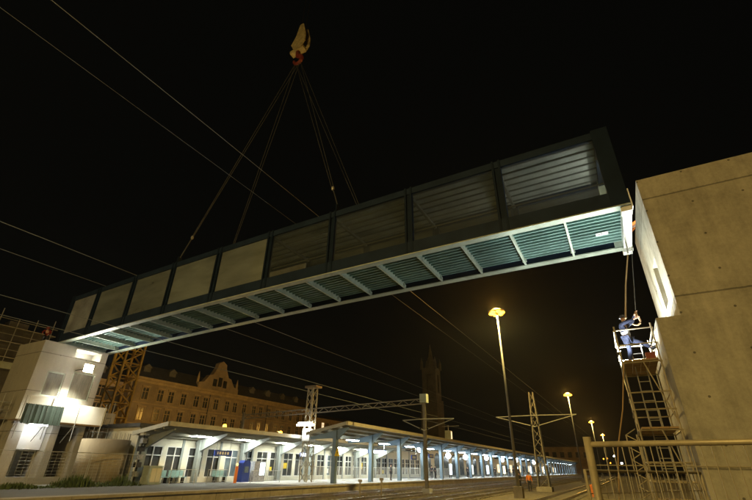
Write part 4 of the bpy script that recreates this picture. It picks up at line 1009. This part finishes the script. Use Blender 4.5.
STAND = dict(pel=(0, 0, .96), sp=(0, 0, 1.15), ch=(0, 0, 1.36), nk=(0, 0, 1.50), hb=(0, -.01, 1.58), hm=(0, -.02, 1.66), ht=(0, -.01, 1.76),
             sl=(.18, 0, 1.42), el=(.25, .02, 1.14), wl=(.26, -.05, .90), kl=(.11, -.02, .50), al=(.12, .02, .09), tl=(.13, -.15, .04), hl=(.10, 0, .90),
             sr=(-.18, 0, 1.42), er=(-.25, .02, 1.14), wr=(-.26, -.05, .90), kr=(-.11, -.02, .50), ar=(-.12, .02, .09), tr=(-.13, -.15, .04), hr=(-.10, 0, .90))
def person(label, loc, rz, pose, jacket, trousers, helmet=None, vest=None, hands=True, grp=None, scale=1.0):
    J = {k: Vector(v) for k, v in STAND.items()}; J.update({k: Vector(v) for k, v in pose.items()})
    R = dict(pel=.12, sp=.11, ch=.125, nk=.052, hb=.06, hm=.088, ht=.055, sl=.06, el=.042, wl=.030, kl=.058, al=.042, tl=.035, hl=.085)
    R.update({a[:-1] + 'r': b for a, b in R.items() if a in ('sl', 'el', 'wl', 'kl', 'al', 'tl', 'hl')})
    t = thing('person', label, 'person', loc, grp)
    V = {k: (*J[k], R[k]) for k in J}
    E = [('pel', 'sp'), ('sp', 'ch'), ('ch', 'nk'), ('nk', 'hb'), ('hb', 'hm'), ('hm', 'ht')]
    for s in 'lr': E += [('ch', 's' + s), ('s' + s, 'e' + s), ('e' + s, 'w' + s), ('pel', 'h' + s), ('h' + s, 'k' + s), ('k' + s, 'a' + s), ('a' + s, 't' + s)]
    # nose and face direction
    up = (J['ht'] - J['hb']).normalized(); side = (J['sl'] - J['sr']).normalized(); fwd = side.cross(up).normalized()
    if hands:
        for s in 'lr':
            d = (J['w' + s] - J['e' + s]).normalized(); lat = d.cross(fwd)
            if lat.length < .2: lat = d.cross(up)
            lat.normalize(); nrm = lat.cross(d)
            palm = J['w' + s] + d * .07; V['p' + s] = (*palm, (.036, .022)); E.append(('w' + s, 'p' + s))
            for i, (o_, ln) in enumerate(((-.03, .07), (-.01, .08), (.01, .075), (.03, .058))):
                k1 = palm + d * .045 + lat * o_; k2 = k1 + d * ln * .55 + nrm * .012; k3 = k2 + d * ln * .3 + nrm * .035
                for q, (kk, rr) in enumerate(((k1, .0105), (k2, .0095), (k3, .008))): V['f%s%d%d' % (s, i, q)] = (*kk, rr)
                E += [('p' + s, 'f%s%d0' % (s, i)), ('f%s%d0' % (s, i), 'f%s%d1' % (s, i)), ('f%s%d1' % (s, i), 'f%s%d2' % (s, i))]
            th = J['w' + s] + d * .045 - lat * .04; t2 = th + d * .04 - lat * .025 + nrm * .02
            V['th%s0' % s] = (*th, .012); V['th%s1' % s] = (*t2, .009); E += [('p' + s, 'th%s0' % s), ('th%s0' % s, 'th%s1' % s)]
    skin('body', V, E, mt_skin, t)
    Jk = {k: (*J[k], R[k] + .022) for k in ('pel', 'sp', 'ch', 'sl', 'sr', 'el', 'er')}
    for s in 'lr': Jk['w' + s] = (*(J['e' + s] + (J['w' + s] - J['e' + s]) * .93), .046)
    skin('jacket', Jk, [('pel', 'sp'), ('sp', 'ch')] + [e for s in 'lr' for e in (('ch', 's' + s), ('s' + s, 'e' + s), ('e' + s, 'w' + s))], jacket, t)
    Tk = {'pel': (*J['pel'], .138)}
    for s in 'lr': Tk['h' + s] = (*J['h' + s], .105); Tk['k' + s] = (*J['k' + s], .080); Tk['a' + s] = (*(J['a' + s] + (J['k' + s] - J['a' + s]) * .06), .064)
    skin('trousers', Tk, [e for s in 'lr' for e in (('pel', 'h' + s), ('h' + s, 'k' + s), ('k' + s, 'a' + s))], trousers, t)
    for s in 'lr':
        a, b = J['a' + s], J['t' + s]
        skin('boot', dict(a=(*a, .062), h=(*(a + (a - b) * .25 - Vector((0, 0, .03))), .045), b=(*b, .048)), [('a', 'h'), ('a', 'b')], mt_black, t)
    f = MB(); ey = J['hm'] + fwd * .083
    hd = bpy.data.objects
    for sg in (-1, 1): f.sphere(ey + side * .033 * sg + up * .01, .012, 6)
    f.build('eyes', mt_black, t, loc=(0, 0, 0)).location = (0, 0, 0)
    f = MB(); f.add([ey + up * .012 + fwd * .0, ey - up * .028 + side * .016, ey - up * .028 - side * .016, ey - up * .022 + fwd * .028], [(0, 1, 3), (0, 3, 2), (1, 2, 3), (0, 2, 1)])
    f.beam(ey - up * .052 - side * .022 - fwd * .006, ey - up * .052 + side * .022 - fwd * .006, .008, .008)
    for sg in (-1, 1): f.sphere(J['hm'] + side * .09 * sg - up * .005, .022, 6, 1.4)
    f.build('face', mt_skin, t, loc=(0, 0, 0)).location = (0, 0, 0)
    h = MB(); rot = Matrix((side, -fwd, up)).transposed(); c = J['hm'] + up * .025
    prof = [(.135, .0), (.118, .012), (.112, .05), (.09, .095), (.05, .12), (.005, .125)] if helmet else [(.098, -.05), (.104, .0), (.102, .04), (.08, .085), (.04, .105), (.005, .108)]
    h.lathe((0, 0, 0), prof, 14); h.v = [tuple(c + rot @ Vector(v)) for v in h.v]
    h.build('helmet' if helmet else 'hair', helmet or mt_darkfab, t, loc=(0, 0, 0), smooth=True).location = (0, 0, 0)
    if vest:
        skin('vest', {k: (*J[k], R[k] + .04) for k in ('pel', 'sp', 'ch')}, [('pel', 'sp'), ('sp', 'ch')], vest, t)
    t.location = loc; t.rotation_euler = (0, 0, rz); t.scale = (scale,) * 3
    return t
# man on the top deck of the right scaffold, leaning back with arms raised, one leg braced on the rail
person('man in dark blue work clothes hauling a rope on top of the right scaffold', (0.80, 16.75, 5.2), radians(60),
       dict(pel=(0, .02, .93), sp=(0, .05, 1.12), ch=(0, .06, 1.33), nk=(0, .03, 1.47), hb=(0, .01, 1.55), hm=(0, 0, 1.63), ht=(0, .01, 1.73),
            sl=(.18, .05, 1.40), el=(.20, -.20, 1.52), wl=(.10, -.38, 1.70), sr=(-.18, .05, 1.40), er=(-.24, -.20, 1.42), wr=(-.10, -.42, 1.50),
            hl=(.10, 0, .88), kl=(.16, -.30, .72), al=(.16, -.62, .50), tl=(.16, -.78, .52), hr=(-.10, .02, .88), kr=(-.13, -.02, .48), ar=(-.14, .06, .09), tr=(-.15, -.11, .04)),
       mt_navy, mt_navy, mt_darkfab, mt_greyfab)
KNEEL = dict(pel=(0, .05, .52), sp=(0, -.06, .70), ch=(0, -.20, .86), nk=(0, -.30, .95), hb=(0, -.36, .99), hm=(0, -.43, 1.02), ht=(0, -.47, 1.11),
             sl=(.18, -.24, .90), el=(.26, -.42, .70), wl=(.18, -.62, .56), sr=(-.18, -.24, .90), er=(-.26, -.42, .70), wr=(-.18, -.62, .56),
             hl=(.10, .02, .48), kl=(.12, -.28, .12), al=(.12, .20, .10), tl=(.12, .34, .05), hr=(-.10, .02, .48), kr=(-.12, -.28, .12), ar=(-.12, .20, .10), tr=(-.12, .34, .05))
LEAN = dict(KNEEL); LEAN.update(pel=(0, .08, .46), sp=(0, -.10, .45), ch=(0, -.32, .36), nk=(0, -.46, .27), hb=(0, -.52, .24), hm=(0, -.60, .19), ht=(0, -.68, .22),
            sl=(.18, -.34, .36), el=(.26, -.58, .22), wl=(.16, -.78, .12), sr=(-.18, -.34, .36), er=(-.26, -.56, .18), wr=(-.18, -.70, -.05), hl=(.10, .06, .42), hr=(-.10, .06, .42))
person('worker in orange jacket leaning over the top of the right tower beside the bridge', (2.72, 19.6, 11.5), radians(-90), LEAN, mt_hivis, mt_navy, mt_orange)
person('worker in dull red jacket kneeling on the left tower beside the bridge end', (-37.75, 15.45, 10.05), radians(60), KNEEL, M('dull red fabric', (0.20, 0.02, 0.015), 0.9), mt_darkfab, mt_red)
wk = person('track worker in orange safety jacket standing beside the lattice mast', (-9.75, 51.0, 0.02), radians(20), {}, mt_hivis, mt_darkfab, None, mt_hivis)
person('track worker in dark clothes standing left of the man in orange', (-10.9, 51.8, 0.02), radians(70), dict(el=(.28, -.10, 1.16), wl=(.16, -.28, 1.05)), mt_darkfab, mt_darkfab)
p0 = person('dark silhouetted passenger on the platform, left of the waiting pair', (-26.6, 66.0, 0.604), radians(30), {}, mt_darkfab, mt_darkfab, hands=False, grp='people waiting on the platform')
for x, y, rz, lab in ((-26.4, 66.9, 80, 'dark silhouetted passenger on the platform, right of the waiting pair'), (-24.0, 105, 10, 'distant passenger on the platform left of the small crowd'),
                      (-23.9, 108, 140, 'distant passenger at the left side of the small platform crowd'), (-24.3, 110.5, 200, 'distant passenger in the middle of the small platform crowd'),
                      (-25.6, 50.5, 120, 'dark figure on the platform under the long glowing sign'), (-26.8, 84, 60, 'dark figure beside the arches farther along the platform'), (-24.6, 95, 220, 'dark figure between the arches and the small platform crowd'), (-24.9, 124, 15, 'far figure beyond the small platform crowd'), (-23.7, 113, 60, 'distant passenger at the right side of the small platform crowd'), (-24.4, 117, 90, 'distant passenger right of the small platform crowd')):
    dup(p0, (x, y, 0.604), label=lab, rz=radians(rz))

# ------------------------------------------------------------------ thin glow haze volume added to imitate the halo around the lamps
hz = MB().box(-130, 60, -45, 420, -1.0, 60).build('haze', mt_black); hz['kind'] = 'stuff'
vm = bpy.data.materials.new('glow haze'); vm.use_nodes = True; n = vm.node_tree.nodes; n.clear()
o_ = n.new('ShaderNodeOutputMaterial'); pv = n.new('ShaderNodeVolumePrincipled')
pv.inputs['Color'].default_value = (0.85, 0.87, 0.85, 1); pv.inputs['Density'].default_value = 0.00016; pv.inputs['Anisotropy'].default_value = 0.72
vm.node_tree.links.new(pv.outputs[0], o_.inputs['Volume'])
hz.data.materials.clear(); hz.data.materials.append(vm)
